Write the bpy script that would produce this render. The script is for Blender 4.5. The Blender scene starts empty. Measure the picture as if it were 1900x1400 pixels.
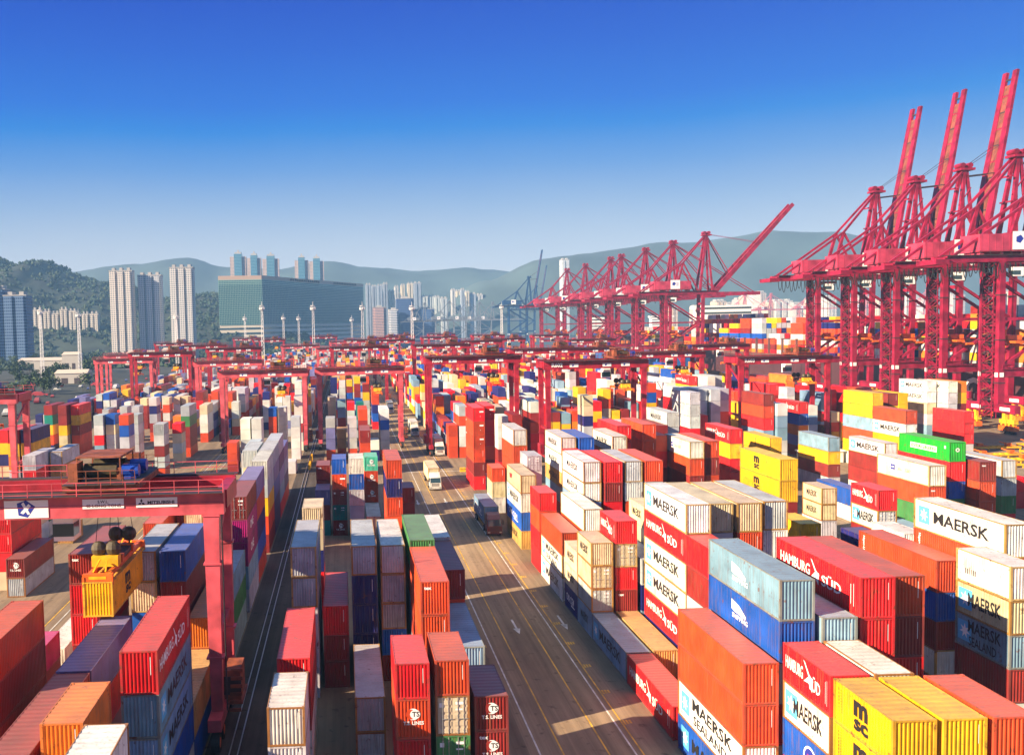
import bpy, bmesh, math, random
from mathutils import Vector, Matrix
R=math.radians
C=bpy.context.scene.collection
sc=bpy.context.scene
# ---------------------------------------------------------------- camera, sky, sun, exposure
cd=bpy.data.cameras.new("camera"); cam=bpy.data.objects.new("camera",cd); C.objects.link(cam)
cd.sensor_fit='HORIZONTAL'; cd.sensor_width=36; cd.lens=1686.23/1900*36
cd.shift_x=(950-689.44)/1900; cd.shift_y=(704.32-700)/1900; cd.clip_start=1; cd.clip_end=60000
def cam_axes():
    y,p,r=R(1.61442),R(3.37719),R(-1.2698)
    f=Vector((math.sin(y)*math.cos(p),math.cos(y)*math.cos(p),-math.sin(p)))
    rt=Vector((math.cos(y),-math.sin(y),0)); up=rt.cross(f)
    return rt*math.cos(r)+up*math.sin(r), up*math.cos(r)-rt*math.sin(r), f
_r,_u,_f=cam_axes()
cam.matrix_world=Matrix(((_r.x,_u.x,-_f.x,0),(_r.y,_u.y,-_f.y,0),(_r.z,_u.z,-_f.z,35),(0,0,0,1)))
sc.camera=cam
SUN_EL,SUN_AZ=R(25.5),math.atan2(-.919,-.395)          # azimuth of the sun, clockwise from +y
w=bpy.data.worlds.new("World"); sc.world=w; w.use_nodes=True
nt=w.node_tree; nt.nodes.clear(); N=nt.nodes.new; Lk=nt.links.new
out=N('ShaderNodeOutputWorld'); bg=N('ShaderNodeBackground'); bg.inputs[1].default_value=0.06
sky=N('ShaderNodeTexSky'); sky.sky_type='NISHITA'; sky.sun_disc=False; sky.sun_elevation=SUN_EL; sky.sun_rotation=SUN_AZ
sky.air_density=1.3; sky.dust_density=1.0; sky.ozone_density=3.0
tc=N('ShaderNodeTexCoord'); sx=N('ShaderNodeSeparateXYZ'); ramp=N('ShaderNodeValToRGB'); mix=N('ShaderNodeMix'); mix.data_type='RGBA'
nz=N('ShaderNodeTexNoise'); nz.inputs['Scale'].default_value=2.2; nz.inputs['Detail'].default_value=5
add=N('ShaderNodeMath'); add.operation='MULTIPLY_ADD'; add.inputs[1].default_value=.03; 
Lk(tc.outputs['Generated'],sx.inputs[0]); Lk(tc.outputs['Generated'],nz.inputs['Vector']); Lk(nz.outputs[0],add.inputs[0]); Lk(sx.outputs['Z'],add.inputs[2])
Lk(add.outputs[0],ramp.inputs[0])
cr=ramp.color_ramp
SKY=[(0.0, (0.4681, 0.4327, 0.4071)), (0.07, (0.3906, 0.3745, 0.3745)), (0.1, (0.2995, 0.3283, 0.3825)), (0.14, (0.177, 0.2525, 0.3825)), (0.18, (0.0715, 0.177, 0.3906)), (0.22, (0.0007, 0.1201, 0.3988)), (0.245, (0.0, 0.085, 0.3906)), (0.3, (0.0, 0.0547, 0.351)), (0.345, (0.0, 0.0377, 0.3173)), (0.5, (0.0, 0.0591, 0.289)), (0.75, (0.1018, 0.1959, 0.3626)), (1.0, (0.1823, 0.2557, 0.3906))]
while len(cr.elements)>1: cr.elements.remove(cr.elements[-1])
cr.elements[0].position=SKY[0][0]; cr.elements[0].color=SKY[0][1]+(1,)
for p,c in SKY[1:]:
    e=cr.elements.new(p); e.color=c+(1,)
sc10=N('ShaderNodeVectorMath'); sc10.operation='SCALE'; sc10.inputs['Scale'].default_value=10
Lk(ramp.outputs[0],sc10.inputs[0]); mix.inputs['Factor'].default_value=1.0
Lk(sky.outputs[0],mix.inputs[6]); Lk(sc10.outputs[0],mix.inputs[7]); Lk(mix.outputs[2],bg.inputs[0]); Lk(bg.outputs[0],out.inputs[0])
sl=bpy.data.lights.new("sun",'SUN'); sun=bpy.data.objects.new("sun",sl); C.objects.link(sun)
sl.energy=5.0; sl.angle=R(.5); sl.color=(1,.80,.56)
sun.rotation_euler=Vector((math.cos(SUN_EL)*.919,math.cos(SUN_EL)*.395,-math.sin(SUN_EL))).to_track_quat('-Z','Y').to_euler()
vs=sc.view_settings; vs.view_transform='Standard'; vs.look='None'; vs.gamma=1; vs.exposure=1.62
sc.cycles.use_denoising=True; sc.cycles.max_bounces=6; sc.cycles.diffuse_bounces=2; sc.cycles.volume_bounces=0
sc.cycles.use_adaptive_sampling=True
# ---------------------------------------------------------------- helpers
class MB:
    def __init__(s): s.v=[]; s.f=[]; s.m=[]
    def face(s,pts,m=0):
        b=len(s.v); s.v+= [tuple(p) for p in pts]; s.f.append(tuple(range(b,b+len(pts)))); s.m.append(m)
    def box(s,x0,x1,y0,y1,z0,z1,m=0):
        b=len(s.v); s.v+=[(x,y,z) for x in (x0,x1) for y in (y0,y1) for z in (z0,z1)]
        for q in ((0,1,3,2),(4,6,7,5),(0,4,5,1),(2,3,7,6),(1,5,7,3),(0,2,6,4)): s.f.append(tuple(b+i for i in q)); s.m.append(m)
        return s
    def hexa(s,p,m=0):      # 8 points: bottom 4 then top 4
        b=len(s.v); s.v+=[tuple(q) for q in p]
        for q in ((3,2,1,0),(4,5,6,7),(0,1,5,4),(1,2,6,5),(2,3,7,6),(3,0,4,7)): s.f.append(tuple(b+i for i in q)); s.m.append(m)
        return s
    def bar(s,p,q,a,b=None,m=0,a2=None,b2=None):
        b=b or a; p=Vector(p); q=Vector(q); d=(q-p).normalized()
        r=d.cross(Vector((0,0,1))) if abs(d.z)<.95 else d.cross(Vector((0,1,0)))
        r.normalize(); u=r.cross(d).normalized(); a2=a2 or a; b2=b2 or b
        P=[p+r*i*a/2+u*j*b/2 for i,j in ((-1,-1),(1,-1),(1,1),(-1,1))]+[q+r*i*a2/2+u*j*b2/2 for i,j in ((-1,-1),(1,-1),(1,1),(-1,1))]
        return s.hexa(P,m)
    def cyl(s,p,q,r,n=10,m=0,r2=None):
        p=Vector(p); q=Vector(q); d=(q-p).normalized()
        a=d.cross(Vector((0,0,1))) if abs(d.z)<.95 else d.cross(Vector((0,1,0)))
        a.normalize(); u=a.cross(d); b=len(s.v); r2=r if r2 is None else r2
        for o,rr in ((p,r),(q,r2)):
            s.v+=[tuple(o+a*math.cos(2*math.pi*i/n)*rr+u*math.sin(2*math.pi*i/n)*rr) for i in range(n)]
        for i in range(n): s.f.append((b+i,b+(i+1)%n,b+n+(i+1)%n,b+n+i)); s.m.append(m)
        s.f.append(tuple(b+i for i in range(n))[::-1]); s.m.append(m); s.f.append(tuple(b+n+i for i in range(n))); s.m.append(m)
        return s
    def ball(s,c,r,n=8,m=0,sq=(1,1,1)):
        b=len(s.v); h=n//2
        for j in range(h+1):
            t=math.pi*j/h
            for i in range(n):
                a=2*math.pi*i/n; s.v.append((c[0]+r*sq[0]*math.sin(t)*math.cos(a),c[1]+r*sq[1]*math.sin(t)*math.sin(a),c[2]+r*sq[2]*math.cos(t)))
        for j in range(h):
            for i in range(n): s.f.append((b+j*n+i,b+(j+1)*n+i,b+(j+1)*n+(i+1)%n,b+j*n+(i+1)%n)); s.m.append(m)
        return s
    def mesh(s,name,mats,smooth=False):
        me=bpy.data.meshes.new(name); me.from_pydata(s.v,[],s.f)
        for m in mats: me.materials.append(m)
        me.polygons.foreach_set('material_index',s.m)
        if smooth: me.polygons.foreach_set('use_smooth',[True]*len(s.f))
        me.update(); return me
def link(name,me,parent=None,color=None,loc=None):
    o=bpy.data.objects.new(name,me); C.objects.link(o)
    if parent is not None: o.parent=parent
    if color: o.color=tuple(color)+(1,)
    if loc: o.location=loc
    return o
def part(name,mb,mats,parent=None,color=None,smooth=False):
    return link(name,mb.mesh(name,mats if isinstance(mats,(list,tuple)) else [mats],smooth),parent,color)
def tag(o,label,cat,group=None):
    o['label']=label; o['category']=cat
    if group: o['group']=group
    return o
def thing(name,label,cat,loc=(0,0,0),group=None,rz=0):
    o=bpy.data.objects.new(name,None); C.objects.link(o); o.location=loc; o.rotation_euler=(0,0,rz); o.empty_display_size=.5
    return tag(o,label,cat,group)
def struct(name,mb,mats,smooth=False):
    o=part(name,mb,mats,smooth=smooth); o['kind']='structure'; return o
def dup(root,loc,label,group=None,scale=None,rz=None):
    r=root.copy(); C.objects.link(r); r.location=loc; r['label']=label
    if group: r['group']=group
    if scale: r.scale=scale
    if rz is not None: r.rotation_euler=(0,0,rz)
    for ch in list(root.children):
        c=ch.copy(); C.objects.link(c); c.parent=r
        for g in ch.children:
            d=g.copy(); C.objects.link(d); d.parent=c
    return r
ORD='first second third fourth fifth sixth seventh eighth ninth tenth eleventh twelfth thirteenth fourteenth fifteenth sixteenth seventeenth eighteenth nineteenth twentieth'.split()
TENS={20:'twenty',30:'thirty',40:'forty'}
def nth(i):             # 1 -> first
    if i<=20: return ORD[i-1]
    t=i//10*10
    return {30:'thirtieth',40:'fortieth'}.get(i) or TENS[t]+'-'+ORD[i%10-1]
# ---------------------------------------------------------------- materials
def mat(name,col,rough=.6,metal=0,noise=.0,nscale=1.0,emit=None):
    m=bpy.data.materials.new(name); m.use_nodes=True; t=m.node_tree; b=t.nodes['Principled BSDF']
    b.inputs['Base Color'].default_value=tuple(col)+(1,); b.inputs['Roughness'].default_value=rough; b.inputs['Metallic'].default_value=metal
    if noise:
        tc=t.nodes.new('ShaderNodeTexCoord'); n=t.nodes.new('ShaderNodeTexNoise'); n.inputs['Scale'].default_value=nscale; n.inputs['Detail'].default_value=6
        mr=t.nodes.new('ShaderNodeMapRange'); mr.inputs[1].default_value=.3; mr.inputs[2].default_value=.7; mr.inputs[3].default_value=1-noise; mr.inputs[4].default_value=1+noise*.6
        v=t.nodes.new('ShaderNodeVectorMath'); v.operation='SCALE'; v.inputs[0].default_value=col
        t.links.new(tc.outputs['Object'],n.inputs['Vector']); t.links.new(n.outputs[0],mr.inputs[0]); t.links.new(mr.outputs[0],v.inputs['Scale']); t.links.new(v.outputs[0],b.inputs['Base Color'])
    return m
def paint(name,rust=.5,dust_glare=.3,rough=.45):
    m=bpy.data.materials.new(name); m.use_nodes=True; t=m.node_tree; b=t.nodes['Principled BSDF']; n=t.nodes.new; k=t.links.new
    b.inputs['Roughness'].default_value=rough
    oi=n('ShaderNodeObjectInfo'); tc=n('ShaderNodeTexCoord'); off=n('ShaderNodeVectorMath'); off.operation='MULTIPLY_ADD'; off.inputs[1].default_value=(1,1,1)
    rv=n('ShaderNodeMath'); rv.operation='MULTIPLY'; rv.inputs[1].default_value=317
    k(oi.outputs['Random'],rv.inputs[0]); k(tc.outputs['Object'],off.inputs[0]); k(rv.outputs[0],off.inputs[2])
    n1=n('ShaderNodeTexNoise'); n1.inputs['Scale'].default_value=.55; n1.inputs['Detail'].default_value=7; k(off.outputs[0],n1.inputs['Vector'])
    mp=n('ShaderNodeMapping'); mp.inputs['Scale'].default_value=(4,4,.35); k(off.outputs[0],mp.inputs['Vector'])
    n2=n('ShaderNodeTexNoise'); n2.inputs['Scale'].default_value=1.2; n2.inputs['Detail'].default_value=5; k(mp.outputs[0],n2.inputs['Vector'])
    n3=n('ShaderNodeTexNoise'); n3.inputs['Scale'].default_value=1.7; n3.inputs['Detail'].default_value=9; n3.inputs['Roughness'].default_value=.65; k(off.outputs[0],n3.inputs['Vector'])
    # fading and grime
    mr=n('ShaderNodeMapRange'); mr.inputs[1].default_value=.3; mr.inputs[2].default_value=.7; mr.inputs[3].default_value=.68; mr.inputs[4].default_value=1.14; k(n1.outputs[0],mr.inputs[0])
    sc1=n('ShaderNodeVectorMath'); sc1.operation='SCALE'; k(oi.outputs['Color'],sc1.inputs[0]); k(mr.outputs[0],sc1.inputs['Scale'])
    st=n('ShaderNodeMapRange'); st.inputs[1].default_value=.52; st.inputs[2].default_value=.78; st.inputs[3].default_value=0; st.inputs[4].default_value=.6*rust+.15; k(n2.outputs[0],st.inputs[0])
    m1=n('ShaderNodeMix'); m1.data_type='RGBA'; k(st.outputs[0],m1.inputs['Factor']); k(sc1.outputs[0],m1.inputs[6]); m1.inputs[7].default_value=(.17,.085,.035,1)
    rs=n('ShaderNodeMapRange'); rs.inputs[1].default_value=.665-.1*rust; rs.inputs[2].default_value=.72-.07*rust; rs.inputs[3].default_value=0; rs.inputs[4].default_value=min(1,.4+.5*rust); k(n3.outputs[0],rs.inputs[0])
    m2=n('ShaderNodeMix'); m2.data_type='RGBA'; k(rs.outputs[0],m2.inputs['Factor']); k(m1.outputs[2],m2.inputs[6]); m2.inputs[7].default_value=(.13,.042,.014,1)
    # dusty roof tops, with sky glare also put into the paler colour
    ge=n('ShaderNodeNewGeometry'); sp=n('ShaderNodeSeparateXYZ'); k(ge.outputs['True Normal'],sp.inputs[0])
    du=n('ShaderNodeMapRange'); du.inputs[1].default_value=.7; du.inputs[2].default_value=.9; du.inputs[3].default_value=0; du.inputs[4].default_value=dust_glare; k(sp.outputs['Z'],du.inputs[0])
    m3=n('ShaderNodeMix'); m3.data_type='RGBA'; k(du.outputs[0],m3.inputs['Factor']); k(m2.outputs[2],m3.inputs[6]); m3.inputs[7].default_value=(.42,.33,.27,1)
    k(m3.outputs[2],b.inputs['Base Color'])
    return m
M_paint=paint('container_paint',.6,.22,.45); M_frame=paint('frame_paint',1.0,.15,.6)
M_white=mat('lettering_white',(.82,.80,.76),.5); M_black=mat('lettering_black',(.018,.018,.02),.5); M_sblue=mat('emblem_blue',(.10,.42,.66),.5)
M_navy=mat('lettering_navy',(.015,.03,.28),.5); M_cream=mat('lettering_cream',(.75,.6,.3),.5); M_dark=mat('dark_machinery',(.02,.019,.018),.6); M_redl=mat('lettering_red',(.7,.03,.03),.5)
CM=[M_paint,M_white,M_black,M_sblue,M_navy,M_cream,M_dark,M_redl]; M_steel=mat('galvanised_rod',(.45,.44,.42),.4,.6)
M_crane=mat('crane_red_paint',(.28,.006,.034),.45,0,.55,.35); M_rtg=mat('gantry_red_paint',(.33,.010,.026),.45,0,.55,.5); M_rtgp=mat('gantry_faded_pink_paint',(.60,.085,.105),.45,0,.5,.45)
M_drk=mat('rail_dark_steel',(.05,.03,.03),.6,0,.3,1); M_orange=mat('spreader_orange',(.75,.13,.012),.45,0,.3,1); M_yel=mat('machine_yellow',(.8,.42,.01),.45,0,.35,1)
M_blue=mat('motor_blue',(.006,.05,.34),.4,0,.4,2)
M_rust=mat('rusty_brown_steel',(.24,.060,.022),.65,0,.6,1.2); M_glass=mat('cab_glass',(.03,.06,.07),.08); M_tyre=mat('tyre_rubber',(.018,.018,.02),.8); M_wmast=mat('mast_galvanised',(.72,.70,.68),.5)
M_drum=mat('cable_drum_dark',(.06,.045,.02),.5,0,.4,2)
# ---------------------------------------------------------------- lettering
_tc={}
def text2d(s,size=1.0,bold=.03,squeeze=1.0):
    k=(s,bold)
    if k not in _tc:
        cu=bpy.data.curves.new('t','FONT'); cu.body=s; cu.size=1.0; cu.offset=bold; cu.resolution_u=2
        o=bpy.data.objects.new('t',cu); me=o.to_mesh()
        vv=[(v.co.x,v.co.y) for v in me.vertices]; ff=[tuple(p.vertices) for p in me.polygons]
        o.to_mesh_clear(); bpy.data.objects.remove(o); bpy.data.curves.remove(cu)
        x0=min(v[0] for v in vv); y0=min(v[1] for v in vv); y1=max(v[1] for v in vv); x1=max(v[0] for v in vv)
        _tc[k]=([(a-x0,b-y0) for a,b in vv],ff,x1-x0,y1-y0)
    vv,ff,W,H=_tc[k]
    q=size/H
    return [(a*q*squeeze,b*q) for a,b in vv],ff,W*q*squeeze,size
class Deco:                     # flat marks in wall coordinates (u along the reading direction, v up)
    def __init__(s): s.v=[]; s.f=[]; s.e=0.0
    def poly(s,pts,m): b=len(s.v); s.v+=[(u,v,s.e) for u,v in pts]; s.f.append((tuple(range(b,b+len(pts))),m)); s.e+=.0025; return s
    def rect(s,u0,u1,v0,v1,m): return s.poly([(u0,v0),(u1,v0),(u1,v1),(u0,v1)],m)
    def disc(s,u,v,r,m,n=20,ry=None): return s.poly([(u+r*math.cos(2*math.pi*i/n),v+(ry or r)*math.sin(2*math.pi*i/n)) for i in range(n)],m)
    def star(s,u,v,r,m,n=7,q=.42):
        return s.poly([(u+(r if i%2==0 else r*q)*math.sin(math.pi*i/n),v+(r if i%2==0 else r*q)*math.cos(math.pi*i/n)) for i in range(2*n)],m)
    def text(s,t,u,v,size,m,bold=.03,width=None,rot=0):
        vv,ff,W,H=text2d(t,size,bold)
        sq=width/W if width else 1
        b=len(s.v)
        if rot: s.v+=[(u+y,v-x*sq,s.e) for x,y in vv]
        else: s.v+=[(u+x*sq,v+y,s.e) for x,y in vv]
        s.f+=[(tuple(b+i for i in f),m) for f in ff]; s.e+=.0025; return s
    def put(s,mb,fn,lift=0):
        b=len(mb.v); mb.v+=[fn(u,v,e) for u,v,e in s.v]
        for f,m in s.f: mb.f.append(tuple(b+i for i in f)); mb.m.append(m)
def bird(d,u,v,h,m):
    d.poly([(u,v+h),(u+.18*h,v+.92*h),(u+.62*h,v+.42*h),(u+1.05*h,v+.18*h),(u+.62*h,v+.2*h)],m)
    d.poly([(u+.62*h,v+.36*h),(u+.98*h,v+.30*h),(u+.92*h,v-.42*h),(u+.55*h,v-.05*h),(u+.05*h,v-.1*h)],m)
def side_marks(marks,L,h):
    d=Deco(); c=h*.5
    if 'M' in marks or 'A' in marks:
        s=1.55; d.rect(L*.06,L*.06+s,c-.75,c+.85,3); d.star(L*.06+s/2,c+.05,.62,1)
        if 'A' in marks: d.text('MAERSK',L*.25,c+.12,.95,2,.02,L*.6); d.text('SEALAND',L*.27,c-.95,.75,2,.01,L*.5)
        else: d.text('MAERSK',L*.24,c-.45,1.1,2,.02,L*.6)
    elif 'm' in marks: d.text('MAERSK',L*.22,c-.4,.95,2,.02,L*.52)
    if 'H' in marks:
        d.text('HAMBURG',L*.06,c-.25,.85,1,.015,L*.38); bird(d,L*.45,c-.15,1.25,1); d.text('SÜD',L*.58,c-.55,1.0,1,.02,L*.22)
        d.rect(L*.9,L*.905,c-.7,c+.7,1); d.rect(L*.93,L*.934,c-.8,c+.8,1)
    if 'S' in marks:
        s=L*.24 if L<8 else L*.14
        d.text('m',L*.36,c-.02,.95,2,.05,s); d.text('sc',L*.365,c-.85,.7,2,.04,s)
        for i in range(9): d.rect(L*.1,L*.1+.05,h*.14+i*.22,h*.14+i*.22+.13,2); d.rect(L*.135,L*.135+.04,h*.3+i*.17,h*.3+i*.17+.1,2)
    if 'v' in marks: d.text('msc',L*.45,c+.75,.4,2,.03,1.5,1)
    if 'C' in marks: d.text('CMA CGM',L*.12,c-.45,.9,1,.02,L*.6); d.poly([(L*.5,c-.7),(L*.75,c-.7),(L*.8,c-.55),(L*.5,c-.5)],1)
    if 'Z' in marks:
        d.poly([(L*.36,c+.75),(L*.47,c+.55),(L*.56,c+.05),(L*.56,c-.2),(L*.4,c-.1),(L*.36,c)],1); d.text('SHIPPING',L*.37,c-.62,.38,1,.02,L*.22)
    if 'q' in marks: d.rect(L*.28,L*.36,c-.3,c+.45,4); d.rect(L*.3,L*.34,c-.05,c+.2,1); d.text('CMA CGM',L*.38,c-.3,.6,5,.02,L*.26)
    if 'Q' in marks: d.disc(L*.6,c,.85,1); d.disc(L*.6,c,.7,4); d.rect(L*.6-.35,L*.6,c-.2,c+.25,7); d.rect(L*.6-.05,L*.6+.4,c-.3,c+.2,1)
    if 'h' in marks: d.text('Hapag-Lloyd',L*.055,h-.35,.42,1,.03,2.0,1)
    if 'V' in marks: d.rect(L*.24,L*.76,c-.42,c+.42,1); d.text('EVERGREEN',L*.26,c-.26,.52,0,.04,L*.48); d.rect(L*.9,L*.93,c+.4,c+.8,1)
    if 'W' in marks: d.text('wan hai',L*.04,c+.35,.5,1,.03)
    if 'N' in marks: d.text('ONE',L*.3,c-.5,1.1,1,.03,L*.3)
    if 'L' in marks: d.poly([(L*.2,c+.4),(L*.42,c+.5),(L*.36,c-.25),(L*.22,c-.35)],7)
    if 'R' in marks:  # reefer side: shade painted on as short dark strokes
        for i in range(6): d.rect(L*.18+i*.22,L*.18+i*.22+.06,c-.5,c-.05,2)
    if 'd' in marks:
        for i in range(3): d.disc(L*.06,h*.75-i*.6,.16,1,10)
    if 'l' in marks: d.text('tex',L*.05,h*.72,.4,1,.03)
    return d
def end_marks(marks,W,h):
    d=Deco(); c=h*.5
    if 'T' in marks:
        d.disc(W*.5,c+.38,.44,1,24,.42); d.disc(W*.44,c+.38,.36,0,20,.36); d.disc(W*.56,c+.38,.36,1,20,.34); d.text('TS',W*.47,c+.2,.38,2,.03)
        d.text('T.S. LINES',W*.21,c-.38,.27,1,.03,W*.6)
    if 'x' in marks: d.text('tex',W*.13,h*.80 if 'T' in marks else h*.76,.26,1,.04,W*.26)
    if 'K' in marks:
        d.poly([(W*.18,h*.34),(W*.82,h*.34),(W*.82,h*.6),(W*.72,h*.72),(W*.3,h*.72),(W*.18,h*.6)],6); d.disc(W*.36,h*.55,.2,0,12); d.disc(W*.64,h*.55,.2,0,12); d.rect(W*.2,W*.8,h*.22,h*.27,6)
    if 'V' in marks: d.disc(W*.5,h*.6,.3,1,16); d.star(W*.5,h*.6,.22,0,6,.5)
    if 'l' in marks: d.rect(W*.55,W*.9,h*.66,h*.76,1); d.rect(W*.6,W*.64,h*.35,h*.4,1)
    if 'd' in marks:
        for i in range(4): d.disc(W*.55,h*.42-i*.2,.045,1,8)
    if not marks or marks in 'HhM': d.rect(W*.8,W*.815,h*.45,h*.86,1)
    return d
# ---------------------------------------------------------------- setting
def ground_mat(name,a,b_,scale=.05,patch=None,rough=.85):
    m=bpy.data.materials.new(name); m.use_nodes=True; t=m.node_tree; b=t.nodes['Principled BSDF']; n=t.nodes.new; k=t.links.new
    b.inputs['Roughness'].default_value=rough; b.inputs['Specular IOR Level'].default_value=.25
    tc=n('ShaderNodeTexCoord'); mp=n('ShaderNodeMapping'); mp.inputs['Scale'].default_value=(1,.3,1); k(tc.outputs['Object'],mp.inputs['Vector'])
    n1=n('ShaderNodeTexNoise'); n1.inputs['Scale'].default_value=scale*6; n1.inputs['Detail'].default_value=8; n1.inputs['Roughness'].default_value=.7; k(mp.outputs[0],n1.inputs['Vector'])
    n2=n('ShaderNodeTexNoise'); n2.inputs['Scale'].default_value=scale; n2.inputs['Detail'].default_value=4; k(tc.outputs['Object'],n2.inputs['Vector'])
    ad=n('ShaderNodeMath'); ad.operation='ADD'; k(n1.outputs[0],ad.inputs[0]); k(n2.outputs[0],ad.inputs[1])
    mr=n('ShaderNodeMapRange'); mr.inputs[1].default_value=.75; mr.inputs[2].default_value=1.25; k(ad.outputs[0],mr.inputs[0])
    mx=n('ShaderNodeMix'); mx.data_type='RGBA'; mx.inputs[6].default_value=a+(1,); mx.inputs[7].default_value=b_+(1,); k(mr.outputs[0],mx.inputs['Factor'])
    # oil spots and tyre grime
    n3=n('ShaderNodeTexNoise'); n3.inputs['Scale'].default_value=.9; n3.inputs['Detail'].default_value=5; k(tc.outputs['Object'],n3.inputs['Vector'])
    ms=n('ShaderNodeMapRange'); ms.inputs[1].default_value=.62; ms.inputs[2].default_value=.72; ms.inputs[3].default_value=0; ms.inputs[4].default_value=.65; k(n3.outputs[0],ms.inputs[0])
    m2=n('ShaderNodeMix'); m2.data_type='RGBA'; k(ms.outputs[0],m2.inputs['Factor']); k(mx.outputs[2],m2.inputs[6]); m2.inputs[7].default_value=tuple(v*.38 for v in a)+(1,)
    mp2=n('ShaderNodeMapping'); mp2.inputs['Scale'].default_value=(.9,.009,1); k(tc.outputs['Object'],mp2.inputs['Vector'])
    n4=n('ShaderNodeTexNoise'); n4.inputs['Scale'].default_value=1.0; n4.inputs['Detail'].default_value=6; n4.inputs['Roughness'].default_value=.7; k(mp2.outputs[0],n4.inputs['Vector'])
    mt=n('ShaderNodeMapRange'); mt.inputs[1].default_value=.35; mt.inputs[2].default_value=.62; mt.inputs[3].default_value=1.2; mt.inputs[4].default_value=.74; k(n4.outputs[0],mt.inputs[0])
    vs_=n('ShaderNodeVectorMath'); vs_.operation='SCALE'; k(m2.outputs[2],vs_.inputs[0]); k(mt.outputs[0],vs_.inputs['Scale'])
    k(vs_.outputs[0],b.inputs['Base Color']); return m
M_asph=ground_mat('yard_asphalt',(.175,.122,.078),(.28,.20,.125)); M_lane=ground_mat('road_asphalt',(.20,.138,.086),(.33,.235,.14),.04)
M_dirt=ground_mat('runway_concrete',(.055,.042,.032),(.10,.078,.058),.08); M_land=ground_mat('far_land',(.03,.035,.03),(.075,.075,.06),.01)
M_water=mat('harbour_water',(.02,.05,.07),.12)
M_lw=mat('road_paint_white',(.62,.58,.50),.6,0,.45,.8); M_ly=mat('road_paint_yellow',(.68,.38,.02),.6,0,.5,.8)
def sheet(name,x0,x1,y0,y1,z,m,n=1):
    mb=MB(); mb.face([(x0,y0,z),(x1,y0,z),(x1,y1,z),(x0,y1,z)]); return struct(name,mb,[m])
sheet('water',-30000,30000,-3000,40000,-3.5,M_water)
g=MB(); g.face([(-9000,-300,-.05),(217,-300,-.05),(217,1150,-.05),(60,1400,-.05),(60,30000,-.05),(-9000,30000,-.05)]); struct('ground',g,[M_land])
q=MB(); q.box(217,218.2,-300,1150,-4,.2); q.box(-128,217,-80,1150,-.03,0); struct('quay',q,[M_asph])
sheet('road',14.2,25.2,-40,1100,.006,M_lane); sheet('pavement',-12.4,-6.3,-40,1100,.006,M_dirt)
mk=MB()
def line(x,y0,y1,wd,m,z=.014): mk.face([(x-wd/2,y0,z),(x+wd/2,y0,z),(x+wd/2,y1,z),(x-wd/2,y1,z)],m)
for x,m,wd in ((15.05,0,.15),(16.95,1,.14),(20.6,1,.14),(22.75,0,.15),(23.35,1,.13)): line(x,20,700,wd,m)
for i in range(90):
    y=50+i*6.6
    for j in range(3): mk.face([(23.5+.28*j,y+.1*j,.014),(23.68+.28*j,y+.1*j,.014),(23.68+.28*j,y+.9,.014),(23.5+.28*j,y+.9,.014)],1)
    if i%2: 
        for j in range(3): mk.face([(13.9+.26*j,y,.014),(14.05+.26*j,y,.014),(14.05+.26*j,y+.8,.014),(13.9+.26*j,y+.8,.014)],1)
def arrow(x,y):
    mk.face([(x-.12,y,.015),(x+.12,y,.015),(x+.12,y+3.2,.015),(x-.12,y+3.2,.015)],0); mk.face([(x-.42,y,.0155),(x,y-1.9,.0155),(x+.42,y,.0155)],0)
for x,y in ((18.9,102),(24.6,103),(13.6,177),(19.2,178),(25.0,178),(18.9,330),(18.9,420)): arrow(x,y)
for y in (215,242,338,430): mk.face([(12.5,y,.0155),(27,y,.0155),(27,y+.35,.0155),(12.5,y+.35,.0155)],0)
for x in (-36.8,-34.2,-33.2,-10.6+.9,12.2,46.4,47.6,72.3): line(x,20,900,.13,1 if x<0 or x>40 else 0)
for x in (-35.6,-32.1): line(x,20,900,.13,0)
struct('road_markings',mk,[M_lw,M_ly])
tr=MB()
for x in (-10.35,-9.65): tr.box(x-.05,x+.05,20,900,.006,.14)
for i in range(150): tr.box(-10.75,-9.25,30+i*4.0,30.25+i*4.0,.006,.05,1)
for o in (-.5,.2): tr.box(-10+o,-10+o+.25,20,900,.02,.09,1)
tk=part('cable_track',tr,[M_steel,M_dirt]); tag(tk,'twin steel rails of a cable trench along the dark runway','rail track')
# hills
def hill(name,prof,y,depth,m,bump,step,seed,fy=.55):
    rr=random.Random(seed); mb=MB(); xs=[]; x=prof[0][0]
    while x<=prof[-1][0]: xs.append(x); x+=step
    def hz(x):
        for (a,za),(b,zb) in zip(prof,prof[1:]):
            if a<=x<=b: t=(x-a)/(b-a); t=t*t*(3-2*t); return za+(zb-za)*t
        return 0
    from mathutils import noise
    ny=max(8,int(depth/step)); idx={}
    for j in range(ny+1):
        v=j/ny; yy=y-depth*fy+depth*v; s=max(0,math.sin(min(1,v/fy*.5 if v<fy else .5+(v-fy)/(1-fy)*.5)*math.pi))**.8
        for i,xx in enumerate(xs):
            n=noise.fractal(Vector((xx/190.+seed,yy/190.,seed)),1.0,2.0,5)*bump
            ridge=noise.fractal(Vector((xx/520.+seed,yy/900.,3.3)),1.0,2.0,4)*bump*2*(1-s)
            idx[i,j]=len(mb.v); mb.v.append((xx,yy,max(-6,hz(xx)*s+(n+ridge)*min(1,s*1.2)-2)))
    for j in range(ny):
        for i in range(len(xs)-1): mb.f.append((idx[i,j],idx[i+1,j],idx[i+1,j+1],idx[i,j+1])); mb.m.append(0)
    return struct(name,mb,[m],True)
M_hill=mat('hill_woodland',(.026,.036,.02),.9,0,.75,.022); M_mount=mat('mountain_slopes',(.05,.075,.07),.95,0,.5,.004)
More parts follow.
